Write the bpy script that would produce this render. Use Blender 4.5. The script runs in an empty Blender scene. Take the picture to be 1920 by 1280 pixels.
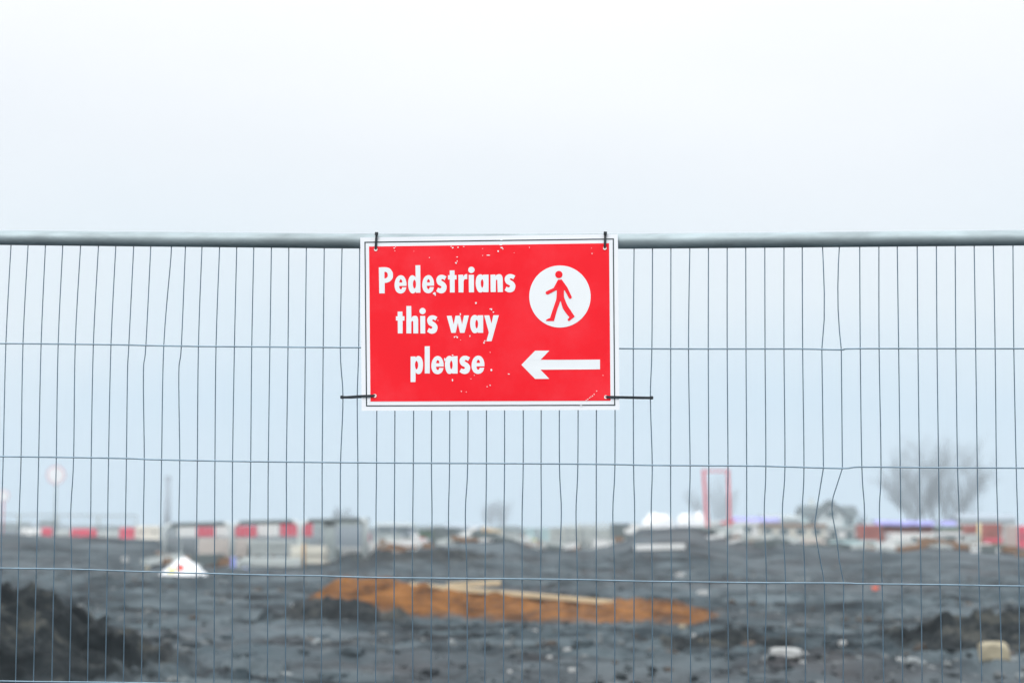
import bpy, bmesh, math, random
from mathutils import Vector, Matrix, noise
from mathutils.geometry import tessellate_polygon

# ------------------------------------------------------------------ camera, sky, sun, exposure
scene = bpy.context.scene
C = scene.collection
FPX = 4267.0                     # focal length in photo pixels (80 mm on 36 mm sensor, 1920 px wide)
HORIZON = 990.0
CAM = Vector((0.0, 0.0, 1.33))
DIST = 5.30                      # camera to fence
YAW_T = 0.124                    # fence plane: right end comes a little nearer
TH = math.atan((HORIZON - 640.0) / FPX)
ROLL = math.radians(0.55)
F = Vector((0, math.cos(TH), math.sin(TH)))
R0 = Vector((1, 0, 0))
U0 = Vector((0, -math.sin(TH), math.cos(TH)))
R = R0 * math.cos(ROLL) + U0 * math.sin(ROLL)
U = -R0 * math.sin(ROLL) + U0 * math.cos(ROLL)

cam_data = bpy.data.cameras.new('camera')
cam = bpy.data.objects.new('camera', cam_data)
C.objects.link(cam)
m3 = Matrix((R, U, -F)).transposed()
cam.matrix_world = Matrix.Translation(CAM) @ m3.to_4x4()
cam_data.lens = 80.0
cam_data.sensor_width = 36.0
cam_data.clip_start = 0.05
cam_data.clip_end = 6000.0
cam_data.dof.use_dof = True
cam_data.dof.focus_distance = DIST
cam_data.dof.aperture_fstop = 4.7
scene.camera = cam

SUN_EL, SUN_AZ = math.radians(42), math.radians(205)      # azimuth clockwise from +Y: behind the camera, a little left
world = bpy.data.worlds.new('World')
scene.world = world
world.use_nodes = True
nt = world.node_tree
for n in list(nt.nodes):
    nt.nodes.remove(n)
out = nt.nodes.new('ShaderNodeOutputWorld')
mixs = nt.nodes.new('ShaderNodeMixShader')
bg_sky = nt.nodes.new('ShaderNodeBackground')
bg_cloud = nt.nodes.new('ShaderNodeBackground')
sky = nt.nodes.new('ShaderNodeTexSky')
sky.sky_type = 'NISHITA'
sky.sun_disc = False
sky.sun_elevation = SUN_EL
sky.sun_rotation = SUN_AZ
sky.air_density = 1.2
sky.dust_density = 3.0
bg_sky.inputs['Strength'].default_value = 0.09
nt.links.new(sky.outputs['Color'], bg_sky.inputs['Color'])
# cloud deck: an overcast sky brightens from the horizon to the zenith
tc = nt.nodes.new('ShaderNodeTexCoord')
sep = nt.nodes.new('ShaderNodeSeparateXYZ')
nt.links.new(tc.outputs['Generated'], sep.inputs[0])
ramp = nt.nodes.new('ShaderNodeValToRGB')
cr = ramp.color_ramp
cr.elements[0].position = 0.0
cr.elements[0].color = (0.585, 0.752, 0.892, 1)
cr.elements[1].position = 1.0
cr.elements[1].color = (2.35, 2.42, 2.50, 1)
for pos, col in ((0.05, (0.615, 0.772, 0.908)), (0.10, (0.79, 0.868, 0.935)), (0.16, (0.88, 0.915, 0.960)), (0.22, (0.99, 1.0, 1.02)), (0.40, (1.30, 1.31, 1.34))):
    e = cr.elements.new(pos); e.color = col + (1,)
cn = nt.nodes.new('ShaderNodeTexNoise')
cn.inputs['Scale'].default_value = 3.2
cn.inputs['Detail'].default_value = 4.0
cmap = nt.nodes.new('ShaderNodeMapping')
cmap.inputs['Scale'].default_value = (1.0, 1.0, 2.2)
nt.links.new(tc.outputs['Generated'], cmap.inputs[0])
nt.links.new(cmap.outputs[0], cn.inputs['Vector'])
ca = nt.nodes.new('ShaderNodeMath'); ca.operation = 'MULTIPLY_ADD'     # small wobble so the cloud base is not a perfect gradient
ca.inputs[1].default_value = 0.11
nt.links.new(cn.outputs['Fac'], ca.inputs[0])
cs = nt.nodes.new('ShaderNodeMath'); cs.operation = 'SUBTRACT'; cs.inputs[1].default_value = 0.055
nt.links.new(sep.outputs['Z'], cs.inputs[0])
nt.links.new(cs.outputs[0], ca.inputs[2])
nt.links.new(ca.outputs[0], ramp.inputs['Fac'])
nt.links.new(ramp.outputs['Color'], bg_cloud.inputs['Color'])
mixs.inputs['Fac'].default_value = 0.90
nt.links.new(bg_sky.outputs[0], mixs.inputs[1])
nt.links.new(bg_cloud.outputs[0], mixs.inputs[2])
nt.links.new(mixs.outputs[0], out.inputs['Surface'])

sun_data = bpy.data.lights.new('sun', 'SUN')
sun_data.energy = 1.2
sun_data.angle = math.radians(35)
sun_data.color = (1.0, 0.97, 0.93)
sun = bpy.data.objects.new('sun', sun_data)
C.objects.link(sun)
sd = Vector((math.sin(SUN_AZ) * math.cos(SUN_EL), math.cos(SUN_AZ) * math.cos(SUN_EL), math.sin(SUN_EL)))
sun.rotation_euler = sd.to_track_quat('Z', 'Y').to_euler()
sun.location = (0, -20, 30)

scene.view_settings.view_transform = 'Standard'
scene.view_settings.look = 'None'
scene.view_settings.exposure = 0.12
scene.view_settings.gamma = 1.0
scene.view_settings.use_curve_mapping = False
scene.cycles.max_bounces = 6
scene.cycles.volume_bounces = 1
scene.cycles.use_denoising = True

# ------------------------------------------------------------------ helpers
def ray(px, py):
    return F + R * ((px - 960.0) / FPX) + U * ((640.0 - py) / FPX)

def P(px, py, Y):
    """the point at world depth Y that the photo shows at pixel (px, py)"""
    d = ray(px, py)
    return CAM + d * (Y / d.y)

def FP(px, py, off=0.0):
    """the point of the fence plane (moved off metres towards the viewer) seen at (px, py)"""
    d = ray(px, py)
    return CAM + d * ((DIST - off) / (d.y + YAW_T * d.x))

def GX(px, Y):
    return P(px, HORIZON, Y).x

class MB:
    def __init__(self):
        self.v = []; self.f = []; self.smooth = []
    def add(self, vs, fs, smooth=False):
        o = len(self.v)
        self.v += [Vector(p) for p in vs]
        self.f += [tuple(i + o for i in f) for f in fs]
        self.smooth += [smooth] * len(fs)
        return self
    def box(self, c, s, rot=None, bev=0.0):
        """box centred at c with full sizes s, chamfered vertical/horizontal edges when bev"""
        hx, hy, hz = s[0] / 2, s[1] / 2, s[2] / 2
        if bev <= 0:
            vs = [Vector((x, y, z)) for z in (-hz, hz) for y in (-hy, hy) for x in (-hx, hx)]
            fs = [(0, 2, 3, 1), (4, 5, 7, 6), (0, 1, 5, 4), (2, 6, 7, 3), (0, 4, 6, 2), (1, 3, 7, 5)]
        else:
            bm = bmesh.new()
            bmesh.ops.create_cube(bm, size=1.0)
            for q in bm.verts:
                q.co = Vector((q.co.x * s[0], q.co.y * s[1], q.co.z * s[2]))
            bmesh.ops.bevel(bm, geom=bm.edges[:], offset=bev, segments=2, profile=0.5, affect='EDGES')
            bm.verts.index_update()
            vs = [q.co.copy() for q in bm.verts]
            fs = [tuple(q.index for q in f.verts) for f in bm.faces]
            bm.free()
        c = Vector(c)
        if rot is not None:
            vs = [rot @ p for p in vs]
        return self.add([p + c for p in vs], fs)
    def tube(self, pts, r, n=8, cap=True, taper=None):
        pts = [Vector(p) for p in pts]
        vs, fs = [], []
        prev = None
        for i, p in enumerate(pts):
            a = pts[max(i - 1, 0)]; b = pts[min(i + 1, len(pts) - 1)]
            t = (b - a).normalized()
            if prev is None:
                h = Vector((0, 1, 0)) if abs(t.y) < 0.8 else Vector((1, 0, 0))
            else:
                h = prev
            s = t.cross(h).normalized(); h = s.cross(t).normalized(); prev = h
            rr = r if taper is None else taper[i]
            for k in range(n):
                an = 2 * math.pi * k / n
                vs.append(p + s * (rr * math.cos(an)) + h * (rr * math.sin(an)))
        for i in range(len(pts) - 1):
            for k in range(n):
                k2 = (k + 1) % n
                fs.append((i * n + k, i * n + k2, (i + 1) * n + k2, (i + 1) * n + k))
        self.add(vs, fs, True)
        if cap:
            o = len(self.v) - len(vs)
            self.f.append(tuple(o + k for k in range(n))[::-1]); self.smooth.append(False)
            self.f.append(tuple(o + (len(pts) - 1) * n + k for k in range(n))); self.smooth.append(False)
        return self
    def prism(self, poly, d0, d1):
        """extrude a list of 3-D points (planar polygon) between two offset vectors"""
        n = len(poly)
        vs = [Vector(p) + d0 for p in poly] + [Vector(p) + d1 for p in poly]
        fs = [tuple(range(n))[::-1], tuple(range(n, 2 * n))]
        for i in range(n):
            j = (i + 1) % n
            fs.append((i, j, n + j, n + i))
        return self.add(vs, fs)
    def build(self, name, mat, parent=None, origin=None, fix=True):
        if origin is None:
            origin = parent_loc(parent) if parent else Vector((0, 0, 0))
        me = bpy.data.meshes.new(name)
        me.from_pydata([tuple(p - origin) for p in self.v], [], self.f)
        if fix:
            bm = bmesh.new(); bm.from_mesh(me)
            bmesh.ops.recalc_face_normals(bm, faces=bm.faces[:])
            bm.to_mesh(me); bm.free()
        me.polygons.foreach_set('use_smooth', self.smooth)
        me.materials.append(mat)
        me.update()
        o = bpy.data.objects.new(name, me)
        C.objects.link(o)
        if parent:
            o.parent = parent
        else:
            o.location = origin
        return o

def parent_loc(o):
    v = Vector((0, 0, 0))
    while o:
        v += Vector(o.location); o = o.parent
    return v

def thing(name, label, cat, loc, group=None):
    o = bpy.data.objects.new(name, None)
    o.empty_display_size = 0.2
    C.objects.link(o)
    o.location = loc
    return tag(o, label, cat, group)

def tag(o, label=None, cat=None, group=None, kind=None):
    if label: o['label'] = label
    if cat:
        o['category'] = cat
        o['kind'] = 'thing'
    if group: o['group'] = group
    if kind: o['kind'] = kind
    return o

def mat(name, col, rough=0.6, metal=0.0, var=0.12, scale=8.0, bump=0.0, spec=0.4, dirt=None, dirt_amt=0.0, dscale=3.0, stretch=(1, 1, 1)):
    m = bpy.data.materials.new(name)
    m.use_nodes = True
    t = m.node_tree
    b = t.nodes['Principled BSDF']
    b.inputs['Roughness'].default_value = rough
    b.inputs['Metallic'].default_value = metal
    b.inputs['Specular IOR Level'].default_value = spec
    tcn = t.nodes.new('ShaderNodeTexCoord')
    mp = t.nodes.new('ShaderNodeMapping')
    mp.inputs['Scale'].default_value = stretch
    t.links.new(tcn.outputs['Object'], mp.inputs[0])
    n = t.nodes.new('ShaderNodeTexNoise')
    n.inputs['Scale'].default_value = scale
    n.inputs['Detail'].default_value = 5.0
    t.links.new(mp.outputs[0], n.inputs['Vector'])
    r = t.nodes.new('ShaderNodeValToRGB')
    r.color_ramp.elements[0].position = 0.3
    r.color_ramp.elements[1].position = 0.7
    r.color_ramp.elements[0].color = tuple(max(0, c * (1 - var)) for c in col) + (1,)
    r.color_ramp.elements[1].color = tuple(min(1, c * (1 + var)) for c in col) + (1,)
    t.links.new(n.outputs['Fac'], r.inputs['Fac'])
    src = r.outputs['Color']
    if dirt is not None:
        n2 = t.nodes.new('ShaderNodeTexNoise')
        n2.inputs['Scale'].default_value = dscale
        n2.inputs['Detail'].default_value = 6.0
        n2.inputs['Roughness'].default_value = 0.65
        t.links.new(mp.outputs[0], n2.inputs['Vector'])
        r2 = t.nodes.new('ShaderNodeValToRGB')
        r2.color_ramp.elements[0].position = 0.45
        r2.color_ramp.elements[1].position = 0.72
        r2.color_ramp.elements[0].color = (0, 0, 0, 1)
        r2.color_ramp.elements[1].color = (dirt_amt,) * 3 + (1,)
        t.links.new(n2.outputs['Fac'], r2.inputs['Fac'])
        mx = t.nodes.new('ShaderNodeMix'); mx.data_type = 'RGBA'
        t.links.new(r2.outputs['Color'], mx.inputs['Factor'])
        t.links.new(src, mx.inputs['A'])
        mx.inputs['B'].default_value = tuple(dirt) + (1,)
        src = mx.outputs['Result']
    t.links.new(src, b.inputs['Base Color'])
    if bump > 0:
        bp = t.nodes.new('ShaderNodeBump')
        bp.inputs['Strength'].default_value = bump
        bp.inputs['Distance'].default_value = 0.02
        t.links.new(n.outputs['Fac'], bp.inputs['Height'])
        t.links.new(bp.outputs[0], b.inputs['Normal'])
    return m

M = {
    'galv': mat('galvanised_steel', (0.34, 0.405, 0.425), 0.55, 0.35, 0.16, 30, 0.05, dirt=(0.17, 0.20, 0.21), dirt_amt=0.75, dscale=11, stretch=(0.3, 1, 1)),
    'wire': mat('fence_wire', (0.105, 0.170, 0.228), 0.38, 0.45, 0.2, 25),
    'hwire': mat('fence_cross_wire', (0.20, 0.29, 0.36), 0.42, 0.45, 0.2, 25),
    'board': mat('white_plastic_board', (0.86, 0.88, 0.92), 0.45, 0, 0.02, 6, spec=0.35),
    'red': mat('red_print', (0.93, 0.008, 0.020), 0.42, 0, 0.04, 5, spec=0.18, dirt=(0.92, 0.055, 0.075), dirt_amt=0.6, dscale=5),
    'white': mat('white_print', (0.84, 0.87, 0.89), 0.45, 0, 0.02, 8, spec=0.3),
    'line': mat('dark_line_print', (0.012, 0.030, 0.034), 0.5, 0, 0.2, 20),
    'tie': mat('black_nylon', (0.010, 0.016, 0.022), 0.35, 0, 0.2, 40, spec=0.5),
    'eyelet': mat('eyelet_white', (0.80, 0.82, 0.78), 0.4, 0, 0.05, 40),
}

# ------------------------------------------------------------------ ground
def lerp_table(tab, x):
    if x <= tab[0][0]: return tab[0][1]
    for (a, va), (b, vb) in zip(tab, tab[1:]):
        if x <= b:
            s = (x - a) / (b - a); s = s * s * (3 - 2 * s)
            return va + (vb - va) * s
    return tab[-1][1]

def gauss(x, y, cx, cy, sx, sy):
    return math.exp(-((x - cx) / sx) ** 2 - ((y - cy) / sy) ** 2)

# skyline of the soil banks as the photo shows it: (photo column, photo row) of the crest at depth 88 m
RIDGE_Y = 88.0
_rt = [(-500, 1002), (0, 1002), (150, 1006), (290, 1012), (335, 1030), (420, 1062), (560, 1062), (625, 1042), (700, 1033), (760, 1026), (850, 1018),
       (960, 1013), (1010, 1030), (1110, 1031), (1165, 1016), (1205, 990), (1300, 987), (1345, 1000), (1400, 1020), (1480, 1018),
       (1560, 1027), (1660, 1030), (1760, 1028), (1850, 1035), (1920, 1041), (2500, 1044)]
RIDGE = [(GX(px, RIDGE_Y), P(px, py, RIDGE_Y).z) for px, py in _rt]

def G0(x, y):
    """terrain height without the fine lumps"""
    z = 0.0
    if y > 18:
        h = lerp_table(RIDGE, x * RIDGE_Y / max(y, 60) if y > 60 else x * RIDGE_Y / 60)
        s = (y - RIDGE_Y)
        if s < 0:
            z += h * math.exp(-(s / 9.5) ** 2)
        else:
            z += h * (0.55 + 0.45 * math.exp(-(s / 9.0) ** 2)) if y < 180 else h * 0.55 * math.exp(-((y - 180) / 60.0) ** 2)
        z += 0.20 * gauss(x, y, 8.0, 52.0, 6.0, 4.0)
        z += 0.16 * gauss(x, y, 2.5, 44.0, 3.0, 2.5)
        z += 0.12 * gauss(x, y, -6.5, 40.0, 3.0, 3.0)
    return z

def lumps(x, y):
    k = min(max((y - 14.0) / 8.0, 0.0), 1.0)
    if k <= 0: return 0.0
    a = noise.fractal(Vector((x * 0.26, y * 0.33, 0.0)), 1.0, 2.0, 3) * 0.11
    w = Vector((x * 0.75 + 31, y * 1.0, 4.0))
    b = (noise.ridged_multi_fractal(w, 0.9, 2.1, 4, 1.0, 2.0) - 0.9) * 0.07
    wx = x + 0.25 * noise.noise(Vector((x * 1.3, y * 1.3, 5.0))); wy = y + 0.25 * noise.noise(Vector((x * 1.3, y * 1.3, 8.0)))
    c = (0.45 - noise.voronoi(Vector((wx * 1.5, wy * 1.3, 0.0)))[0][0]) * 0.15
    if y < 70: c += (0.45 - noise.voronoi(Vector((wx * 4.2, wy * 3.6, 3.0)))[0][0]) * 0.085
    c += noise.fractal(Vector((x * 5.0, y * 5.0, 9.0)), 0.7, 2.2, 2) * 0.028
    d = noise.noise(Vector((x * 0.12, y * 0.10, 3.0)))
    rough = 0.45 + 1.1 * max(0.0, 0.3 + d)
    for yk, sl, f in ((22.3, .10, .5), (23.9, .10, .5), (29.3, -.07, .4), (30.9, -.07, .4), (41.0, .05, .3), (43.0, .05, .3), (56.0, -.04, .25)):
        e_ = y - (yk + sl * x + 0.5 * math.sin(f * x + yk))
        if abs(e_) < 1.4:
            q = 0.6 + 0.8 * noise.noise(Vector((x * 0.5, yk, 1.0)))
            a += q * (-0.10 * math.exp(-(e_ / .26) ** 2) + 0.055 * math.exp(-((abs(e_) - .5) / .2) ** 2))
    return k * (a + (b + c) * rough) * (1.0 if y < 60 else max(0.55, 1 - (y - 60) / 60))

def G(x, y):
    return G0(x, y) + lumps(x, y)

def hit(px, py, y0=12.0, y1=260.0):
    d = ray(px, py)
    Y = y0
    while Y < y1:
        p = CAM + d * (Y / d.y)
        if p.z < G(p.x, p.y):
            return p
        Y += 0.02 + Y * 0.0012
    return CAM + d * (y1 / d.y)

def soil_material(name='dark_site_soil', heap_stops=None, hscale=2.2, hstretch=(1, 1, 1)):
    m = bpy.data.materials.new(name)
    m.use_nodes = True
    t = m.node_tree
    b = t.nodes['Principled BSDF']
    tcn = t.nodes.new('ShaderNodeNewGeometry')
    def nz(scale, detail, rough, stretch=(1, 1, 1), off=0):
        mp = t.nodes.new('ShaderNodeMapping')
        mp.inputs['Scale'].default_value = stretch
        mp.inputs['Location'].default_value = (off, off, 0)
        t.links.new(tcn.outputs['Position'], mp.inputs[0])
        n = t.nodes.new('ShaderNodeTexNoise')
        n.inputs['Scale'].default_value = scale
        n.inputs['Detail'].default_value = detail
        n.inputs['Roughness'].default_value = rough
        t.links.new(mp.outputs[0], n.inputs['Vector'])
        return n
    def rampn(src, stops):
        r = t.nodes.new('ShaderNodeValToRGB')
        r.color_ramp.elements[0].position = stops[0][0]; r.color_ramp.elements[0].color = tuple(stops[0][1]) + (1,)
        r.color_ramp.elements[1].position = stops[-1][0]; r.color_ramp.elements[1].color = tuple(stops[-1][1]) + (1,)
        for p_, c_ in stops[1:-1]:
            q = r.color_ramp.elements.new(p_); q.color = tuple(c_) + (1,)
        t.links.new(src, r.inputs['Fac'])
        return r
    def mixc(fac, a, bcol):
        x = t.nodes.new('ShaderNodeMix'); x.data_type = 'RGBA'
        t.links.new(fac, x.inputs['Factor'])
        t.links.new(a, x.inputs['A'])
        if isinstance(bcol, tuple): x.inputs['B'].default_value = bcol + (1,)
        else: t.links.new(bcol, x.inputs['B'])
        return x.outputs['Result']
    n1 = nz(0.8, 8, 0.66, (0.6, 0.8, 1))
    base = rampn(n1.outputs['Fac'], [(0.40, (0.006, 0.0095, 0.012)), (0.48, (0.026, 0.038, 0.045)), (0.60, (0.080, 0.104, 0.115))])
    n2 = nz(0.16, 5, 0.6, (1, 0.6, 1), 17)
    f2 = rampn(n2.outputs['Fac'], [(0.50, (0, 0, 0)), (0.68, (0.5,) * 3)])
    c1 = mixc(f2.outputs['Color'], base.outputs['Color'], (0.086, 0.082, 0.085))     # brownish-purple patches
    n3 = nz(0.30, 4, 0.6, (0.7, 1, 1), 53)
    f3 = rampn(n3.outputs['Fac'], [(0.55, (0, 0, 0)), (0.70, (0.65,) * 3)])
    c2 = mixc(f3.outputs['Color'], c1, (0.088, 0.120, 0.137))                          # paler, drier grey
    n4 = nz(5.0, 3, 0.6)
    f4 = rampn(n4.outputs['Fac'], [(0.66, (0, 0, 0)), (0.74, (0.6,) * 3)])
    c3 = mixc(f4.outputs['Color'], c2, (0.20, 0.22, 0.22))                             # gravel specks
    if heap_stops:                                                                     # another kind of soil tipped here, mixing into the ground at its foot
        at = t.nodes.new('ShaderNodeAttribute'); at.attribute_name = 'heap'
        nh = nz(hscale, 7, 0.7, hstretch, 5)
        hc = rampn(nh.outputs['Fac'], heap_stops)
        ne = nz(3.0, 5, 0.7, (1, 1, 1), 91)
        ad = t.nodes.new('ShaderNodeMath'); ad.operation = 'MULTIPLY_ADD'
        t.links.new(ne.outputs['Fac'], ad.inputs[0]); ad.inputs[1].default_value = 1.5
        t.links.new(at.outputs['Fac'], ad.inputs[2])
        fe = rampn(ad.outputs[0], [(0.0, (0, 0, 0)), (1.0, (1, 1, 1))])
        fe.color_ramp.elements[0].position = 0.95; fe.color_ramp.elements[1].position = 1.0
        mr = t.nodes.new('ShaderNodeMapRange'); mr.inputs['From Min'].default_value = 1.05; mr.inputs['From Max'].default_value = 1.40
        t.links.new(ad.outputs[0], mr.inputs['Value'])
        t.nodes.remove(fe)
        c3 = mixc(mr.outputs['Result'], c3, hc.outputs['Color'])
    t.links.new(c3, b.inputs['Base Color'])
    rr = rampn(n3.outputs['Fac'], [(0.4, (0.9,) * 3), (0.62, (0.62,) * 3)])
    t.links.new(rr.outputs['Color'], b.inputs['Roughness'])
    b.inputs['Specular IOR Level'].default_value = 0.08
    bp = t.nodes.new('ShaderNodeBump')
    bp.inputs['Strength'].default_value = 0.6
    bp.inputs['Distance'].default_value = 0.04
    t.links.new(n1.outputs['Fac'], bp.inputs['Height'])
    t.links.new(bp.outputs[0], b.inputs['Normal'])
    return m
M['soil'] = soil_material()
M['darksoil'] = soil_material('blackish_topsoil', [(0.40, (0.003, 0.005, 0.006)), (0.52, (0.013, 0.017, 0.019)), (0.62, (0.052, 0.054, 0.048))])
M['orange'] = soil_material('rust_orange_soil', [(0.36, (0.034, 0.018, 0.010)), (0.47, (0.120, 0.050, 0.015)), (0.60, (0.225, 0.096, 0.026))], 4.2, (0.5, 0.6, 1.8))

def build_ground():
    ys = [-60, -30, -15, -8, -4, 0, 3, 6, 9, 11, 13, 14.5]
    y = 15.5
    while y < 125:
        ys.append(y); y += y * 0.0034
    while y < 3000:
        ys.append(y); y += y * 0.035
    us = [-40, -20, -8, -4, -2, -1.2, -0.8, -0.55, -0.42, -0.36]
    u = -0.32
    while u <= 0.32:
        us.append(u); u += 0.0017
    us += [0.36, 0.42, 0.55, 0.8, 1.2, 2, 4, 8, 20, 40]
    vs, fs = [], []
    for Y in ys:
        w = max(Y, 14.0) if Y < 300 else Y
        for q in us:
            x = q * w
            if abs(x) > 4000: x = math.copysign(4000, x)
            z = 0.0
            if 14 < Y < 420 and abs(q) < 1.3:
                z = G(x, Y) if Y < 130 else G0(x, Y)
            vs.append(Vector((x, Y, z)))
    nu = len(us)
    for i in range(len(ys) - 1):
        for j in range(nu - 1):
            a = i * nu + j
            fs.append((a, a + 1, a + nu + 1, a + nu))
    mb = MB(); mb.v = vs; mb.f = fs; mb.smooth = [True] * len(fs)
    o = mb.build('ground', M['soil'], fix=False)
    tag(o, 'dark grey churned soil of the building site', None, None, 'structure')
build_ground()

# ------------------------------------------------------------------ fence panel
def catmull(pts, n=4):
    out = []
    for i in range(len(pts) - 1):
        p0 = pts[max(i - 1, 0)]; p1 = pts[i]; p2 = pts[i + 1]; p3 = pts[min(i + 2, len(pts) - 1)]
        for k in range(n):
            t = k / n
            out.append(0.5 * ((2 * p1) + (p2 - p0) * t + (2 * p0 - 5 * p1 + 4 * p2 - p3) * t * t + (3 * p1 - p0 - 3 * p2 + p3) * t ** 3))
    out.append(pts[-1])
    return out

def lin(tab, x):
    if x <= tab[0][0]: return tab[0][1]
    for (a, va), (b, vb) in zip(tab, tab[1:]):
        if x <= b: return va + (vb - va) * (x - a) / (b - a)
    return tab[-1][1]

RAIL = [(-520, 441), (0, 445.5), (240, 448), (480, 450.2), (660, 451.8), (960, 452.6), (1170, 452.2), (1500, 449.6), (1700, 447.8), (1900, 446), (2400, 441.5)]
H1 = [(-520, 640), (0, 643.8), (80, 644.5), (200, 645.8), (280, 647.5), (360, 649), (480, 650), (650, 651.3), (960, 652.8), (1160, 653.3), (1300, 654), (1500, 654), (1577, 655.6), (1613, 653.3), (1900, 653.4), (2400, 653)]
H2 = [(-520, 849), (0, 855.5), (120, 857), (237, 859), (300, 861.5), (480, 865), (740, 867.5), (965, 868.6), (1150, 870.2), (1220, 871.8), (1400, 873), (1470, 874.5), (1579, 877.6), (1616, 875), (1760, 876.6), (1900, 877), (2400, 879)]
H3 = [(-520, 1054), (0, 1064.5), (134, 1066.5), (235, 1070), (335, 1073), (480, 1077), (600, 1079), (700, 1082), (780, 1083), (960, 1084.6), (1080, 1086), (1200, 1089), (1350, 1091), (1440, 1092), (1582, 1092.6), (1620, 1094), (1760, 1095.5), (1900, 1098), (2400, 1104)]
H4 = [(-520, 1264), (0, 1276), (200, 1278.5), (400, 1282), (960, 1294), (1500, 1306), (1920, 1314), (2400, 1322)]
WIRES = [
 (21,11,6,3,2,-4),(53,43,39.5,36,34.5,29),(85.5,77,72.5,70,68,62.5),(118,109,105.5,103.5,101,97),(151.5,141,138,132.5,134,130),
 (185,175,171,170,167,164),(217.5,208,203.5,202,201,197.5),(251,241.5,237,235.5,234,231),(283,273.5,270.5,269,268,265),
 (320,307,303,301.5,301,298),(348,340,337,335.5,335,332.5),(379,372,370,369,368,367),(412,405,403,402.5,402,401),
 (444,439.5,436,435.5,436,434.5),(476,472,470,468.5,468,468),(509,506,503,502.5,502,501),(541.5,540,537,537,535.5,535),
 (574.5,572.5,570.5,570,570,569),(608,606,604,604,603,602),(641.5,638,638.5,638,638,637),(674.5,672.5,671,671,671,670),
 (708,707,706,705,705,704),(742,741,740,739.5,739,738),(776,776,775,774,773,774),(810,810,809,810,809,808),
 (844,843.5,843,841,841.5,841),(878,877.5,877,872.5,875.5,876),(912,912,912,911,909.5,909),(946,946,946,945,944.5,944),
 (981,981,981,979,979,978.5),(1015,1015,1014.5,1015,1013.5,1012),(1049,1049,1049,1052.5,1048,1047.5),(1084,1084,1083.5,1080,1082.5,1082),
 (1118.5,1118.5,1118,1118,1118,1119),(1153,1153,1153,1149,1152.5,1152.5),(1189,1187.5,1188,1190,1189,1188),(1223.5,1222.3,1223,1221,1223,1223),
 (1258,1257.6,1257.5,1257.5,1259,1259),(1293.6,1291,1294,1292,1294,1295),(1328.4,1328,1329,1329,1330,1332),(1363.5,1363.5,1365,1364,1364.5,1366),
 (1398.3,1398.8,1400,1400,1400.5,1403),(1434,1434.5,1436,1433,1437,1434),(1470,1470,1471.8,1467,1473,1474),(1504.2,1505,1507.5,1504.5,1509.5,1510),
 (1542,1541,1544,None,1545.8,1546.8),(1574.3,1577.5,1579.5,None,1582,1581),(1612,1613,1616,1621,1618,1618),(1648,1648.4,1652,1649,1654,1657),
 (1682.3,1685,1688,1689,1691,1692.5),(1719.7,1721.3,1724,1725,1727,1729),(1755.7,1757,1760,1761,1762.5,1767),(1791,1792.3,1795.5,1798.5,1799.5,1802),
 (1826.5,1829.5,1832.5,1834,1836,1841),(1862.4,1866,1868.3,1870.5,1874,1879),(1899.3,1901,1905.5,1908,1911,1912)]
EXTRA = {7: [(700, 239)], 8: [(700, 268.8)], 9: [(480, 320.6)], 10: [(700, 335.2)], 19: [(745, 643)], 20: [(745, 669.8)], 36: [(745, 1219.5)],
         45: [(550, 1545.6), (500, 1544), (600, 1545.4), (935, 1534.5), (975, 1528.5), (985, 1528), (997, 1529), (1020, 1532.5), (1065, 1541)], 46: [(540, 1571), (495, 1572), (580, 1571.5), (620, 1574), (930, 1562.5), (942, 1560.3), (955, 1560), (966, 1561), (1010, 1569), (1050, 1573.5)]}
for k in range(1, 15):
    d = 33.0 * k
    WIRES.insert(0, (21 - d, 11 - d, 6 - d, 4 - d, 2 - d, -4 - d))
EXTRA = {k + 14: v for k, v in EXTRA.items()}
for k in range(1, 14):
    d = 36.2 * k
    WIRES.append((1899.3 + d, 1902 + d, 1906 + d, 1908 + d, 1911 + d, 1914 + d))

Z_BOTTOM = 0.13
pl, pr = -455, 2375
end_l, end_r = FP(pl, lin(RAIL, pl)), FP(pr, lin(RAIL, pr))
base_mid = FP(960, 700); base_mid.z = 0
panel = thing('fence_panel', 'galvanised wire mesh temporary fence panel with round top rail carrying the red sign', 'fence panel', base_mid)

mb = MB()
pts = catmull([FP(x, lin(RAIL, x)) for x in (pl, -200, 0, 240, 480, 660, 960, 1170, 1500, 1700, 1900, 2150, pr)], 4)
mb.tube(pts, 0.0180, 20)
rail_obj = mb.build('top_rail', M['galv'], panel)
for q, nm in ((end_l, 'l'), (end_r, 'r')):
    MB().tube([Vector((q.x, q.y, 0.0)), q + Vector((0, 0, -0.010))], 0.0205, 16).build('side_post', M['galv'], panel)
MB().tube([Vector((end_l.x, end_l.y, Z_BOTTOM)), Vector((end_r.x, end_r.y, Z_BOTTOM))], 0.017, 12).build('bottom_rail', M['galv'], panel)

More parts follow.
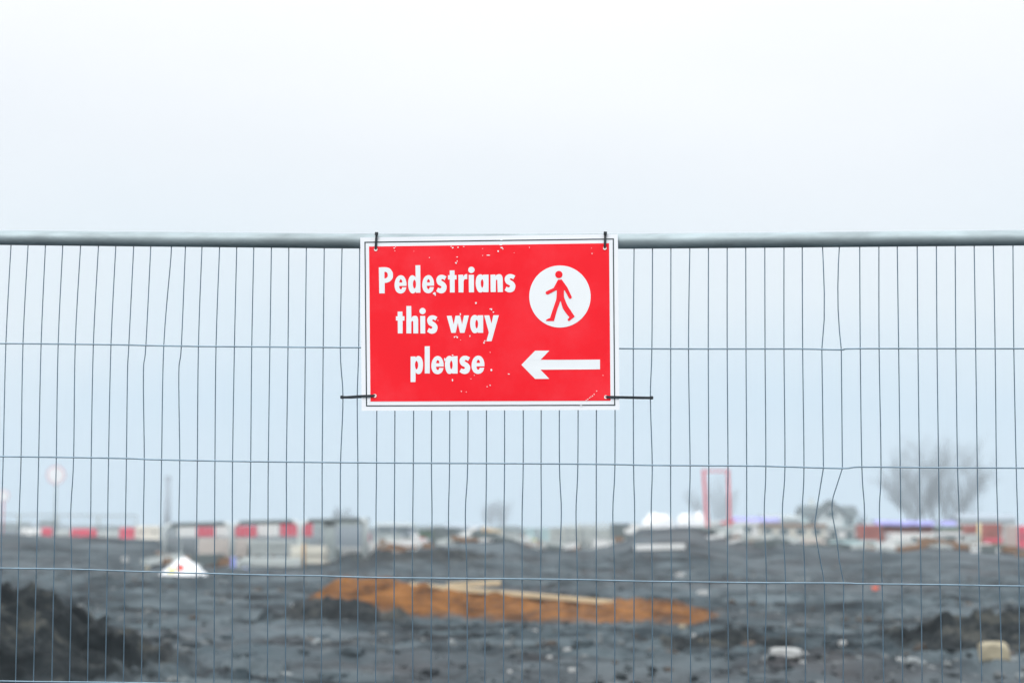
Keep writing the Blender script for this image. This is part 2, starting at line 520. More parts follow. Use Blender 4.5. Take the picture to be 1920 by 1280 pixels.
def wire_pts(i, w):
    rows = []
    yr = lin(RAIL, w[0]) + 6
    rows.append((yr, w[0]))
    rows.append((lin(H1, w[1]), w[1]))
    rows.append((lin(H2, w[2]), w[2]))
    if w[3] is not None: rows.append((962, w[3]))
    rows.append((lin(H3, w[4]), w[4]))
    rows.append((1282, w[5]))
    # gentle unevenness half way between the two upper cross wires
    for yy, xx in EXTRA.get(i, []): rows.append((yy, xx))
    rows.sort()
    p = [FP(x, y) for y, x in rows]
    last = p[-1]
    rnd = random.Random(i)
    for zz in (0.62, 0.36):
        p.append(Vector((last.x + rnd.uniform(-.004, .004), last.y, zz)))
    p.append(Vector((last.x, last.y, Z_BOTTOM)))
    return p
for i, w in enumerate(WIRES):
    p = wire_pts(i, w)
    if not (end_l.x + 0.03 < p[0].x < end_r.x - 0.03): continue
    kinked = i - 14 in (45, 46)
    MB().tube(catmull(p, 1 if kinked else 5), 0.00124, 6).build('vertical_wire', M['wire'], panel)
for tab in (H1, H2, H3, H4):
    xs = [pl] + [a for a, _ in tab if pl < a < pr] + [pr]
    MB().tube(catmull([FP(x, lin(tab, x), 0.0035) for x in xs], 4), 0.00175, 6).build('horizontal_wire', M['hwire'], panel)
for zz in (0.70, 0.42):
    MB().tube([Vector((end_l.x, end_l.y - .0035, zz)), Vector((end_r.x, end_r.y - .0035, zz))], 0.00175, 6).build('horizontal_wire', M['hwire'], panel)

mb = MB()
for i, w in enumerate(WIRES):
    for tab, x in ((H1, w[1]), (H2, w[2]), (H3, w[4]), (H4, w[5])):
        c = FP(x, lin(tab, x), 0.0019)
        if not (end_l.x + 0.03 < c.x < end_r.x - 0.03): continue
        r_ = 0.0026
        mb.add([c + Vector(v) * r_ for v in ((1, 0, 0), (-1, 0, 0), (0, 1, 0), (0, -1, 0), (0, 0, 1.1), (0, 0, -1.1))],
               [(0, 2, 4), (2, 1, 4), (1, 3, 4), (3, 0, 4), (2, 0, 5), (1, 2, 5), (3, 1, 5), (0, 3, 5)], True)
tag(mb.build('weld_spots', M['hwire'], panel), 'small welds where the wires cross', kind='stuff')

# ------------------------------------------------------------------ the sign
SOFF = 0.0245                                     # front of the board, in front of the wires
def bow(px, py):
    """the thin board is not perfectly flat"""
    u = (px - 918) / 242.0; v = (py - 605) / 163.0
    return 0.0016 * math.sin(1.7 * u + 0.6) * math.cos(1.3 * v) + 0.0006 * math.sin(3.1 * u - 1.2 * v)
def SP(px, py, lift):
    return FP(px, py, SOFF + lift + bow(px, py))

sign_base = FP(918, 770, SOFF - 0.004)
sign = thing('pedestrian_sign', 'red and white sign reading Pedestrians this way please, with walking figure and left arrow', 'sign', sign_base)

def quad_grid(c, nx, ny):
    """bilinear grid of photo points inside the four corners TL, TR, BR, BL"""
    tl, tr, br, bl = c
    g = []
    for j in range(ny + 1):
        v = j / ny
        for i in range(nx + 1):
            u = i / nx
            g.append(((tl[0] * (1 - u) + tr[0] * u) * (1 - v) + (bl[0] * (1 - u) + br[0] * u) * v,
                      (tl[1] * (1 - u) + tr[1] * u) * (1 - v) + (bl[1] * (1 - u) + br[1] * u) * v))
    return g
def sheet(c, lift, nx=24, ny=16):
    g = quad_grid(c, nx, ny)
    mb = MB()
    fs = [(j * (nx + 1) + i, (j + 1) * (nx + 1) + i, (j + 1) * (nx + 1) + i + 1, j * (nx + 1) + i + 1) for j in range(ny) for i in range(nx)]
    mb.add([SP(x, y, lift) for x, y in g], fs, True)
    return mb
OUT = [(675.5, 445.5), (1158.5, 439), (1161.8, 768.2), (678, 769.8)]
RED = [(692, 462.2), (1142, 456), (1144.6, 751), (694.6, 752.4)]
LINE = [(683.2, 453.2), (1151, 447), (1153.6, 760.2), (686.2, 761.6)]
# board with real thickness
nx, ny = 24, 16
g = quad_grid(OUT, nx, ny)
mb = MB()
front = [SP(x, y, 0) for x, y in g]
back = [FP(x, y, SOFF - 0.0035 + bow(x, y)) for x, y in g]
n0 = len(front)
fs = [(j * (nx + 1) + i, (j + 1) * (nx + 1) + i, (j + 1) * (nx + 1) + i + 1, j * (nx + 1) + i + 1) for j in range(ny) for i in range(nx)]
fb = [tuple(n0 + q for q in f[::-1]) for f in fs]
rim = list(range(nx + 1)) + [(j + 1) * (nx + 1) + nx for j in range(ny)] + [ny * (nx + 1) + i for i in range(nx - 1, -1, -1)] + [j * (nx + 1) for j in range(ny - 1, 0, -1)]
mb.add(front + back, fs + fb, True)
mb.add([front[k] for k in rim] + [back[k] for k in rim], [(k, (k + 1) % len(rim), len(rim) + (k + 1) % len(rim), len(rim) + k) for k in range(len(rim))])
mb.build('board', M['board'], sign, fix=True)
red_panel = sheet(RED, 0.0005).build('red_panel', M['red'], sign)
# thin dark border line
mb = MB()
ins = 2.1
def inset(c, d):
    return [(c[0][0] + d, c[0][1] + d), (c[1][0] - d, c[1][1] + d), (c[2][0] - d, c[2][1] - d), (c[3][0] + d, c[3][1] - d)]
oo, ii = LINE, inset(LINE, ins)
for k in range(4):
    a, b, c_, d_ = oo[k], oo[(k + 1) % 4], ii[(k + 1) % 4], ii[k]
    N = 16
    vs = []
    for s in range(N + 1):
        t = s / N
        vs.append(SP(a[0] + (b[0] - a[0]) * t, a[1] + (b[1] - a[1]) * t, 0.0005))
        vs.append(SP(d_[0] + (c_[0] - d_[0]) * t, d_[1] + (c_[1] - d_[1]) * t, 0.0005))
    mb.add(vs, [(2 * s, 2 * s + 1, 2 * s + 3, 2 * s + 2) for s in range(N)], True)
mb.build('border_line', M['line'], sign)

# ---- lettering, outlines traced as splines (third value 1 = corner)
def spline(c, n=5):
    """closed outline through the points; corners stay sharp"""
    out = []
    m = len(c)
    for i in range(m):
        p1 = c[i]; p2 = c[(i + 1) % m]
        k1 = len(p1) > 2; k2 = len(p2) > 2
        a = Vector(p1[:2]); b = Vector(p2[:2])
        if k1 and k2:
            out.append(a); continue
        p0 = Vector(c[i - 1][:2]); p3 = Vector(c[(i + 2) % m][:2])
        t1 = (b - p0) * 0.5; t2 = (p3 - a) * 0.5
        if k1: t1 = (b - a) * 1.5 - t2 * 0.5
        if k2: t2 = (b - a) * 1.5 - t1 * 0.5
        for k in range(n):
            t = k / n; t_2 = t * t; t_3 = t_2 * t
            out.append(a * (2 * t_3 - 3 * t_2 + 1) + t1 * (t_3 - 2 * t_2 + t) + b * (-2 * t_3 + 3 * t_2) + t2 * (t_3 - t_2))
    return out
def circle(cx, cy, rx, ry=None, n=36):
    ry = ry or rx
    return [Vector((cx + rx * math.cos(2 * math.pi * k / n), cy + ry * math.sin(2 * math.pi * k / n))) for k in range(n)]
K = 1
GLYPH = {
 'P': ([(140,155,K),(335,152),(430,190),(490,270),(505,355),(490,440),(430,510),(360,545),(292,550,K),(292,822,K),(152,822,K)],
       [(285,272,K),(325,272),(362,305),(370,355),(362,400),(325,432),(285,438,K)]),
 'e': ([(852,630,K),(850,540),(825,450),(775,380),(705,355),(630,385),(575,460),(548,570),(552,680),(590,770),(650,815),(715,825),(780,800),(825,745),(848,665,K),(742,665,K),(735,690),(722,713),(700,718),(680,702),(668,670),(663,632,K)],
       [(668,545,K),(672,505),(690,468),(708,462),(728,475),(742,505),(745,545,K)]),
 'd': ([(1082,100,K),(1207,98,K),(1212,805,K),(1092,808,K),(1088,770,K),(1060,805),(1010,825),(960,800),(915,720),(893,590),(905,470),(945,385),(1000,355),(1045,370),(1087,405,K)],
       [(1057,472),(1028,510),(1018,590),(1030,665),(1058,698),(1085,665),(1096,590),(1085,510)]),
 's': ([(1880,390,K),(1830,485,K),(1795,460),(1765,455),(1745,475),(1765,500),(1830,545),(1880,620),(1878,710),(1840,785),(1765,820),(1690,810),(1617,765,K),(1665,668,K),(1700,690),(1735,685),(1752,660),(1735,635),(1660,590),(1625,520),(1622,450),(1655,385),(1720,348),(1800,350)],),
 't': ([(112,232,K),(236,230,K),(238,355,K),(288,352,K),(288,465,K),(240,467,K),(240,798,K),(118,800,K),(114,465,K),(68,465,K),(68,355,K),(112,355,K)],),
 'r': ([(335,345,K),(458,342,K),(460,392,K),(490,350),(530,330),(562,328,K),(562,462,K),(520,455),(485,475),(470,520,K),(466,797,K),(340,797,K)],),
 'a': ([(1112,340,K),(1112,790,K),(972,790,K),(968,765,K),(945,790),(900,800),(850,780),(800,690),(780,560),(795,430),(835,360),(890,333),(935,340),(968,365,K),(972,342,K)],
       [(948,455),(920,500),(912,560),(922,640),(948,678),(972,640),(982,560),(972,495)]),
 'n': ([(1160,342,K),(1285,338,K),(1288,380,K),(1320,345),(1390,328),(1440,350),(1468,400),(1476,470,K),(1480,788,K),(1345,790,K),(1338,490,K),(1320,468),(1302,490,K),(1298,788,K),(1165,788,K)],),
 'h': ([(470,150,K),(628,148,K),(635,550,K),(675,490),(750,468),(815,485),(850,550),(857,650,K),(858,1045,K),(698,1045,K),(695,690,K),(690,655),(665,637),(640,657),(632,690,K),(632,1045,K),(470,1045,K)],),
 'w': ([(122,352,K),(268,350,K),(330,610,K),(385,348,K),(525,345,K),(582,605,K),(640,340,K),(790,340,K),(655,862,K),(520,862,K),(455,565,K),(390,862,K),(262,862,K)],),
 'y': ([(1245,338,K),(1400,336,K),(1465,580,K),(1520,335,K),(1685,333,K),(1468,1112,K),(1310,1115,K),(1385,850,K)],),
 'p': ([(118,338,K),(228,336,K),(232,365,K),(260,335),(295,325),(350,350),(388,430),(398,530),(385,640),(350,710),(300,735),(260,722),(230,690,K),(228,910,K),(118,912,K)],
       [(252,435),(225,470),(216,530),(228,600),(252,628),(278,595),(288,530),(278,470)]),
 'l': ([(435,108,K),(550,106,K),(550,718,K),(437,718,K)],),
 'i': ([(600,345,K),(735,345,K),(737,795,K),(606,795,K)],),
}
# (glyph, crop origin x, y, crop scale, bounds in crop pixels or None when traced there)
TEXT = [
 ('P',700,490,13.714,None),('e',700,490,13.714,None),('d',700,490,13.714,None),('e',700,490,13.714,(1258,352,1562,820)),('s',700,490,13.714,None),
 ('t',835,490,13.714,None),('r',835,490,13.714,None),('i',835,490,13.714,None),('a',835,490,13.714,None),('n',835,490,13.714,None),('s',835,490,13.714,(1524,325,1802,797)),
 ('t',735,565,17.4545,(128,330,408,1047)),('h',735,565,17.4545,None),('i',735,565,17.4545,(923,475,1088,1047)),('s',735,565,17.4545,(1148,452,1490,1057)),
 ('w',830,570,16,None),('a',830,570,16,(822,325,1216,872)),('y',830,570,16,None),
 ('p',760,640,12,None),('l',760,640,12,None),('e',760,640,12,(585,325,862,735)),('a',760,640,12,(890,322,1176,730)),('s',760,640,12,(1218,320,1460,732)),('e',760,640,12,(1490,318,1780,728)),
]
def dense(c, step=6.0):
    o = []
    for i, p in enumerate(c):
        q = c[(i + 1) % len(c)]
        n = max(1, int((q - p).length / step))
        o += [p.lerp(q, k / n) for k in range(n)]
    return o
def flat(contours, lift, dens=None):
    mb = MB()
    contours = [dense(c) for c in contours]
    loops = [[Vector((p.x, p.y, 0)) for p in c] for c in contours]
    allp = [p for l in loops for p in l]
    tris = tessellate_polygon(loops)
    mb.add([SP(p.x, p.y, lift) for p in allp], [tuple(t) for t in tris])
    return mb
for gph, ox, oy, sc, bb in TEXT:
    cs = [spline(list(c)) for c in GLYPH[gph]]
    if bb:
        xs = [p.x for c in cs for p in c]; yy = [p.y for c in cs for p in c]
        x0, x1, y0, y1 = min(xs), max(xs), min(yy), max(yy)
        cs = [[Vector((bb[0] + (p.x - x0) / (x1 - x0) * (bb[2] - bb[0]), bb[1] + (p.y - y0) / (y1 - y0) * (bb[3] - bb[1]))) for p in c] for c in cs]
    cs = [[Vector((ox + p.x / sc, oy + p.y / sc)) for p in c] for c in cs]
    mb = flat(cs, 0.0010)
    if gph == 'i':
        dc = (835 + 670 / 13.714, 490 + 218 / 13.714, 82 / 13.714) if oy == 490 else (735 + 1000 / 17.4545, 565 + 315 / 17.4545, 103 / 17.4545)
        d = flat([circle(*dc, n=28)], 0.0010)
        mb.add(d.v, d.f)
    mb.build('letter', M['white'], sign)
# pictogram
def cf(c, ox=990, oy=495, sc=10.6667):
    return [Vector((ox + p[0] / sc, oy + p[1] / sc)) for p in c]
disc = flat([[Vector((990 + p.x / 10.6667, 495 + p.y / 10.6667)) for p in circle(639, 648, 614, 620, 72)]], 0.0010).build('pictogram_disc', M['white'], sign)
body = [(600,312,K),(675,308,K),(790,470,K),(868,640,K),(874,668),(858,692),(835,692),(815,675,K),(735,525,K),(717,525,K),(720,660,K),(748,735),(790,830),(850,920),(935,1050,K),(825,1138,K),(805,1132),(790,1108,K),(828,1062,K),(760,980),(700,890),(670,800),(655,740,K),(645,740,K),(580,920,K),(518,1138,K),(360,1138,K),(368,1112),(400,1092),(440,1078,K),(465,1000),(540,780),(566,690),(577,525,K),(560,525,K),(405,605,K),(380,608),(358,592),(354,565),(372,543,K),(512,478,K)]
fig = flat([[Vector((990 + p.x / 10.6667, 495 + p.y / 10.6667)) for p in spline(body)]], 0.0015)
hd = flat([[Vector((990 + p.x / 10.6667, 495 + p.y / 10.6667)) for p in circle(617, 209, 73)]], 0.0015)
fig.add(hd.v, hd.f)
fo = fig.build('walking_figure', M['red'], disc, origin=parent_loc(disc))
arrow = [(285,502),(440,343),(600,343),(502,445),(1170,443),(1170,552),(500,557),(600,660),(440,660)]
flat([[Vector((930 + x / 6, 600 + y / 6)) for x, y in arrow]], 0.0010).build('arrow', M['white'], sign)
# chipped print: (x, y, width, height)
CHIPS = [(739,465,3,2),(741.5,463,2,1.2),(740.5,470.3,2,1),(849,464.5,4.2,3),(846,462,3,1.6),(858.7,463.8,3,2),(869.4,462.2,4,1.2),(805.3,482.8,1.8,1.8),
 (857.2,481.7,3,1.8),(855,493,3.6,3.6),(857.3,489.5,1.4,3),(915.5,478.5,7.5,1.6),(905,479,1.4,1.2),(934,471,3.4,3.4),(940.5,464.2,6,3),(943,466.5,2,3),(939.5,459.2,7,1.6),
 (939.5,449.6,8,2.2),(814.7,550,6,5.5),(816,553,3,3),(892.5,568,3.8,5),(921.5,580,3.2,4.4),(919,579,2.2,2.4),(925,585,3.4,2.4),(863.2,588.8,2.6,5),
 (852,631.5,3,3),(855,630.5,2,2.6),(857.4,632,3,3.6),(881,629.8,2.4,3.6),(863.4,637.3,1.4,1.4),(909,639,3,2.8),(907.5,642.6,3.6,4),(848.4,712.5,3.4,5.5),
 (921.3,693.3,3.4,4.6),(919,722,2.8,2.4),(913.2,724.6,2.6,2),(865,733.4,2.4,2.8),(874.2,734.6,1.6,2),(889.3,703.3,1.8,1.6),(883,710,2,1.8),(919,660.5,2,1.4),
 (834,673.5,3.4,6.5),(848.8,665.6,3.6,2.6),(954,701,4,2.2),(992.7,463.8,1.6,1.8),(1110,475.3,2,2.4),(1109,465,1.6,1.2),(1130.5,703.4,1.2,2),(1089.5,760,4,2),
 (1099.5,750,4,1.4),(1102,748,3.6,1.6),(1105.5,745.5,3,1.6),(1108,743.5,3,1.2),(1111,742,2,3),(1114,739,1.2,3),(1118.8,733,2,2),(821,600.5,2,1.6),(905,466,2,.9),(776,471,1,1),(964,474,1.2,1)]
rnd = random.Random(5)
mb = MB()
for x, y, w, h in CHIPS:
    n = 7
    ps = []
    for k in range(n):
        a = 2 * math.pi * k / n + rnd.uniform(-.3, .3)
        q = rnd.uniform(0.72, 1.18)
        ps.append(SP(x + w * .5 * q * math.cos(a), y + h * .5 * q * math.sin(a), 0.0021))
    mb.add(ps, [tuple(range(n))[::-1]])
o = mb.build('paint_chips', M['white'], sign)
tag(o, 'white flecks where the red print has chipped off', kind='stuff')
# eyelets at the four corners
HOLES = [(704.4, 467.3), (1134.1, 465.0), (702.6, 741.6), (1136.0, 743.8)]
for hx, hy in HOLES:
    mb = MB()
    n = 20
    vs = [SP(hx + 3.4 * math.cos(2 * math.pi * k / n), hy + 3.4 * math.sin(2 * math.pi * k / n), 0.0022) for k in range(n)]
    vs += [SP(hx + 1.3 * math.cos(2 * math.pi * k / n), hy + 1.3 * math.sin(2 * math.pi * k / n), 0.0016) for k in range(n)]
    mb.add(vs, [(k, (k + 1) % n, n + (k + 1) % n, n + k) for k in range(n)], True)
    mb.build('eyelet', M['eyelet'], sign)

# ------------------------------------------------------------------ cable ties
def band(path, side, w, t):
    """flat strap of width w (along side) and thickness t along a path"""
    mb = MB()
    path = [Vector(p) for p in path]
    vs = []
    for i, p in enumerate(path):
        a = path[max(i - 1, 0)]; b = path[min(i + 1, len(path) - 1)]
        tg = (b - a).normalized()
        nrm = tg.cross(side).normalized()
        for sx, sn in ((-1, -1), (1, -1), (1, 1), (-1, 1)):
            vs.append(p + side * (sx * w / 2) + nrm * (sn * t / 2))
    fs = []
    for i in range(len(path) - 1):
        for k in range(4):
            fs.append((4 * i + k, 4 * i + (k + 1) % 4, 4 * i + 4 + (k + 1) % 4, 4 * i + 4 + k))
    fs += [(0, 1, 2, 3), tuple(4 * (len(path) - 1) + k for k in range(4))]
    return mb.add(vs, fs)
fx = Vector((1, -YAW_T, 0)).normalized()            # along the fence
fn = Vector((-YAW_T, -1, 0)).normalized()           # towards the viewer
for (hx, hy), top, lab in ((HOLES[0], (706.2, 438.3), 'black cable tie over the rail at the top left corner of the red sign'),
                           (HOLES[1], (1135.0, 437.3), 'black cable tie over the rail at the top right corner of the red sign')):
    hole = SP(hx, hy - 0.8, 0.003)
    tp = FP(top[0], top[1], SOFF + 0.003)
    t = thing('cable_tie', lab, 'cable tie', hole, 'cable ties holding the sign')
    rc = FP(top[0], lin(RAIL, top[0]))               # rail centre
    side = (fx + Vector((0, 0, 0.06))).normalized()
    path = [hole - fn * 0.010, hole - fn * 0.002, hole + Vector((0, 0, .001)), (hole * .5 + tp * .5) + fn * 0.0006, tp]
    rr = 0.0205
    for an in (60, 90, 120, 150, 180, 215, 250):
        path.append(rc + fn * (rr * math.cos(math.radians(an))) + Vector((0, 0, rr * math.sin(math.radians(an)))))
    path.append(hole - fn * 0.010)
    band(path, side, 0.0054, 0.0016).build('strap', M['tie'], t)
    MB().box(tp + fn * 0.001, (0.0076, 0.0060, 0.0074), Matrix.Rotation(0.05, 3, 'Y'), 0.0008).build('head', M['tie'], t)
for (hx, hy), end, s, lab in ((HOLES[2], (641.5, 744.3), -1, 'black cable tie tying the lower left corner of the red sign to a wire'),
                              (HOLES[3], (1221.3, 745.4), 1, 'black cable tie tying the lower right corner of the red sign to a wire')):
    hole = SP(hx + s * 0.8, hy, 0.003)
    ep = FP(end[0], end[1], 0.006)
    edge = SP(hx + s * (25 if s > 0 else 26), hy + (end[1] - hy) * 0.3, 0.002)
    t = thing('cable_tie', lab, 'cable tie', hole, 'cable ties holding the sign')
    path = [hole - fn * 0.010, hole - fn * 0.002, hole + fx * (s * .001), edge, ep + fx * (s * -0.012) + fn * 0.001, ep + fx * (s * 0.004), ep - fn * 0.011, ep - fn * 0.012 - fx * (s * 0.02), hole - fn * 0.012]
    band(path, Vector((0, 0, 1)), 0.0054, 0.0016).build('strap', M['tie'], t)
    MB().box(ep + fn * 0.001, (0.0068, 0.0056, 0.0078), None, 0.0008).build('head', M['tie'], t)

# ------------------------------------------------------------------ site background materials
M.update({
    'timber': mat('pale_timber', (0.52, 0.42, 0.27), 0.75, 0, 0.2, 6, stretch=(0.3, 2, 2)),
    'brown': mat('brown_timber', (0.22, 0.12, 0.06), 0.8, 0, 0.25, 5),
    'ochre': mat('ochre_timber', (0.46, 0.26, 0.10), 0.8, 0, 0.2, 5),
    'steel': mat('grey_steel', (0.34, 0.39, 0.39), 0.5, 0.3, 0.12, 6),
    'lightsteel': mat('light_galvanised_tube', (0.55, 0.60, 0.60), 0.5, 0.1, 0.1, 6),
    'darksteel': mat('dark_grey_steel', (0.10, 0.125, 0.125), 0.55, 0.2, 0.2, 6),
    'plred': mat('red_plastic', (0.62, 0.05, 0.10), 0.45, 0, 0.12, 3, dirt=(0.3, 0.1, 0.1), dirt_amt=0.4),
    'plwhite': mat('white_plastic', (0.74, 0.75, 0.74), 0.5, 0, 0.06, 3, dirt=(0.45, 0.45, 0.42), dirt_amt=0.5),
    'cream': mat('cream_panel', (0.62, 0.60, 0.52), 0.7, 0, 0.08, 2, dirt=(0.40, 0.39, 0.35), dirt_amt=0.5),
    'conc': mat('pale_concrete', (0.46, 0.50, 0.49), 0.85, 0, 0.12, 3, dirt=(0.28, 0.31, 0.31), dirt_amt=0.6),
    'beige': mat('beige_blocks', (0.52, 0.46, 0.42), 0.85, 0, 0.12, 3, dirt=(0.36, 0.31, 0.28), dirt_amt=0.5),
    'bag': mat('white_woven_bag', (0.84, 0.86, 0.88), 0.6, 0, 0.05, 3),
    'bagred': mat('bag_print_red', (0.70, 0.06, 0.04), 0.6, 0, 0.1, 3),
    'bagyellow': mat('bag_print_yellow', (0.72, 0.66, 0.10), 0.6, 0, 0.1, 3),
    'blue': mat('blue_plastic', (0.22, 0.28, 0.72), 0.5, 0, 0.1, 3),
    'tarp': mat('violet_blue_tarpaulin', (0.27, 0.27, 0.60), 0.5, 0, 0.15, 2),
    'pallet': mat('weathered_pallet_wood', (0.58, 0.61, 0.57), 0.85, 0, 0.16, 4, dirt=(0.36, 0.37, 0.33), dirt_amt=0.5),
    'gantry': mat('red_gantry_paint', (0.70, 0.012, 0.03), 0.5, 0, 0.1, 2),
    'rust': mat('rust_red_steel', (0.36, 0.10, 0.075), 0.7, 0, 0.25, 1.5, dirt=(0.20, 0.075, 0.055), dirt_amt=0.7, dscale=1.2),
    'teal': mat('pale_teal_panel', (0.42, 0.56, 0.57), 0.7, 0, 0.08, 1.5),
    'roof': mat('dark_slate_roof', (0.070, 0.095, 0.10), 0.8, 0, 0.2, 2),
    'render': mat('pale_render_wall', (0.60, 0.66, 0.66), 0.85, 0, 0.05, 1),
    'glass': mat('dark_window', (0.06, 0.10, 0.11), 0.12, 0, 0.1, 1, spec=0.5),
    'bark': mat('winter_bark', (0.14, 0.165, 0.185), 0.9, 0, 0.25, 2),
    'hedge': mat('winter_hedge', (0.050, 0.075, 0.065), 0.9, 0, 0.35, 1.5),
    'stone': mat('pale_stone', (0.38, 0.39, 0.385), 0.85, 0, 0.2, 5, 0.3),
    'tan': mat('tan_stone', (0.32, 0.285, 0.20), 0.85, 0, 0.2, 5, 0.3),
    'cloddy': mat('soil_clods', (0.060, 0.076, 0.085), 0.9, 0, 0.4, 4),
    'redbit': mat('orange_red_plastic', (0.75, 0.13, 0.06), 0.5, 0, 0.1, 5),
    'chim': mat('grey_chimney', (0.30, 0.35, 0.40), 0.8, 0, 0.1, 0.5),
    'yellow': mat('yellow_post_paint', (0.62, 0.55, 0.30), 0.6, 0, 0.1, 3),
    'green': mat('dark_green_sheet', (0.07, 0.13, 0.07), 0.7, 0, 0.2, 2),
})
def ground_pt(px, Y):
    x = GX(px, Y)
    return Vector((x, Y, G(x, Y)))
def mpp(Y): return Y / FPX
RZ = lambda a: Matrix.Rotation(math.radians(a), 3, 'Z')

# ------------------------------------------------------------------ orange heap with planks
def heap(name, label, mt, Y0, half, top, lump, x0, x1, nx=150, ny=30, edge=8.0, prof_p=0.75, freq=2.2, fullh=0.2, hm=2.2):
    root = Vector((GX((x0 + x1) / 2, Y0), Y0, 0))
    vs, fs, hv = [], [], []
    for i in range(nx + 1):
        px = x0 + (x1 - x0) * i / nx
        x = GX(px, Y0)
        g0 = G0(x, Y0)
        h = max(P(px, lerp_table(top, px), Y0).z - g0, 0.0)
        e_ = min(1.0, i / edge, (nx - i) / edge)
        h *= e_ ** 0.5
        for j in range(ny + 1):
            v = -1 + 2 * j / ny
            y = Y0 + v * half
            prof = max(0.0, 1 - abs(v) ** 1.7)
            l = noise.fractal(Vector((x * freq, y * freq * 1.3, 7.0)), 0.8, 2.1, 4) * lump * (0.15 + prof)
            l += (0.45 - noise.voronoi(Vector((x * freq * 1.3, y * freq * 1.3, 1.0)))[0][0]) * lump * 0.6 * prof
            l += (0.45 - noise.voronoi(Vector((x * freq * 3.0 + 9, y * freq * 3.0, 1.0)))[0][0]) * lump * 0.75 * prof
            l += (noise.ridged_multi_fractal(Vector((x * freq * .6, y * freq * .7, 2.0)), 1.0, 2.0, 3, 1.0, 2.0) - 1.0) * lump * 0.5 * prof
            hv.append(min(1.0, hm * prof * e_ * min(1.0, h / fullh)))
            vs.append(Vector((x, y, G(x, y) * (1 - prof) + g0 * prof + h * prof ** prof_p + l - 0.07 * (1 - prof) - (0.12 if e_ <= 0 else 0))))
    for i in range(nx):
        for j in range(ny):
            a = i * (ny + 1) + j
            fs.append((a, a + ny + 1, a + ny + 2, a + 1))
    mb = MB(); mb.add(vs, fs, True)
    o = mb.build(name, M[mt], origin=root, fix=True)
    o.data.attributes.new('heap', 'FLOAT', 'POINT').data.foreach_set('value', hv)
    return tag(o, label, 'soil heap')
def orange_heap():
    heap('orange_heap', 'long low heap of rust orange soil on the dark ground', 'orange', 33.8, 1.6,
         [(585, 1092), (620, 1083), (700, 1085), (770, 1095), (900, 1113), (1000, 1123), (1100, 1131), (1170, 1124), (1250, 1126), (1310, 1140), (1350, 1152)], 0.07, 560, 1385, 200, 40, 22, 0.8, 2.6, 0.2, 1.7)
    heap('dark_heap', 'broad low blackish rise of soil behind the orange heap', 'darksoil', 77.0, 7.0,
         [(570, 1068), (620, 1050), (660, 1041), (760, 1036), (860, 1036), (960, 1046), (1050, 1056), (1120, 1066)], 0.16, 550, 1150, 150, 40, 20, 0.9, 0.9, 0.5, 1.6)
    heap('dark_heap', 'blackish soil heaped against the left end of the orange heap', 'darksoil', 32.3, 0.9,
         [(470, 1164), (520, 1148), (575, 1130), (615, 1120), (660, 1130), (740, 1152), (810, 1164), (870, 1174)], 0.10, 440, 880, 110, 30, 24, 0.9, 2.6, 0.25)
    heap('dark_heap', 'big blackish clumpy soil heap in the lower left corner', 'darksoil', 20.4, 2.9,
         [(-500, 1095), (-100, 1090), (0, 1104), (60, 1120), (120, 1146), (190, 1182), (260, 1212), (330, 1238), (400, 1266), (450, 1290)], 0.14, -520, 520, 340, 110, 42, 0.9, 2.6, 0.5)
    heap('dark_heap', 'blackish soil heap at the right edge holding the big tan block', 'darksoil', 27.0, 2.0,
         [(1560, 1218), (1640, 1203), (1700, 1188), (1760, 1168), (1850, 1158), (1920, 1154), (2100, 1160), (2250, 1195)], 0.12, 1540, 2280, 240, 90, 42, 0.9, 2.6, 0.3)
    heap('dark_heap', 'dark hollow behind the flat whitish slab right of centre, made as a low blackish ridge', 'darksoil', 26.6, 0.9,
         [(1190, 1208), (1250, 1196), (1330, 1189), (1400, 1188), (1460, 1194), (1530, 1206)], 0.10, 1180, 1540, 100, 30, 24, 0.9, 2.6, 0.12)  # stands for a dark hollow: raised ground, its darkness put into the soil colour
    # planks on top
    for (a, b, ya, yb, w, t_, lab) in (((768, 1096), (1152, 1129), 33.75, 33.6, 0.16, 0.065, 'long pale timber plank lying along the orange soil heap'),
                                       ((838, 1097), (938, 1092), 34.5, 34.6, 0.16, 0.07, 'short pale timber plank behind the long one on the orange heap')):
        p, q = P(a[0], a[1], ya), P(b[0], b[1], yb)
        d = (q - p).normalized()
        s = Vector((-d.y, d.x, 0)).normalized(); u = d.cross(s); u = u if u.z > 0 else -u
        rot = Matrix((d, s, u)).transposed()
        o = MB().box((p + q) / 2, ((q - p).length, w, t_), rot, 0.006).build('timber_plank', M['timber'], origin=(p + q) / 2 - Vector((0, 0, t_ / 2)))
        tag(o, lab, 'plank', 'planks on the orange heap')
orange_heap()

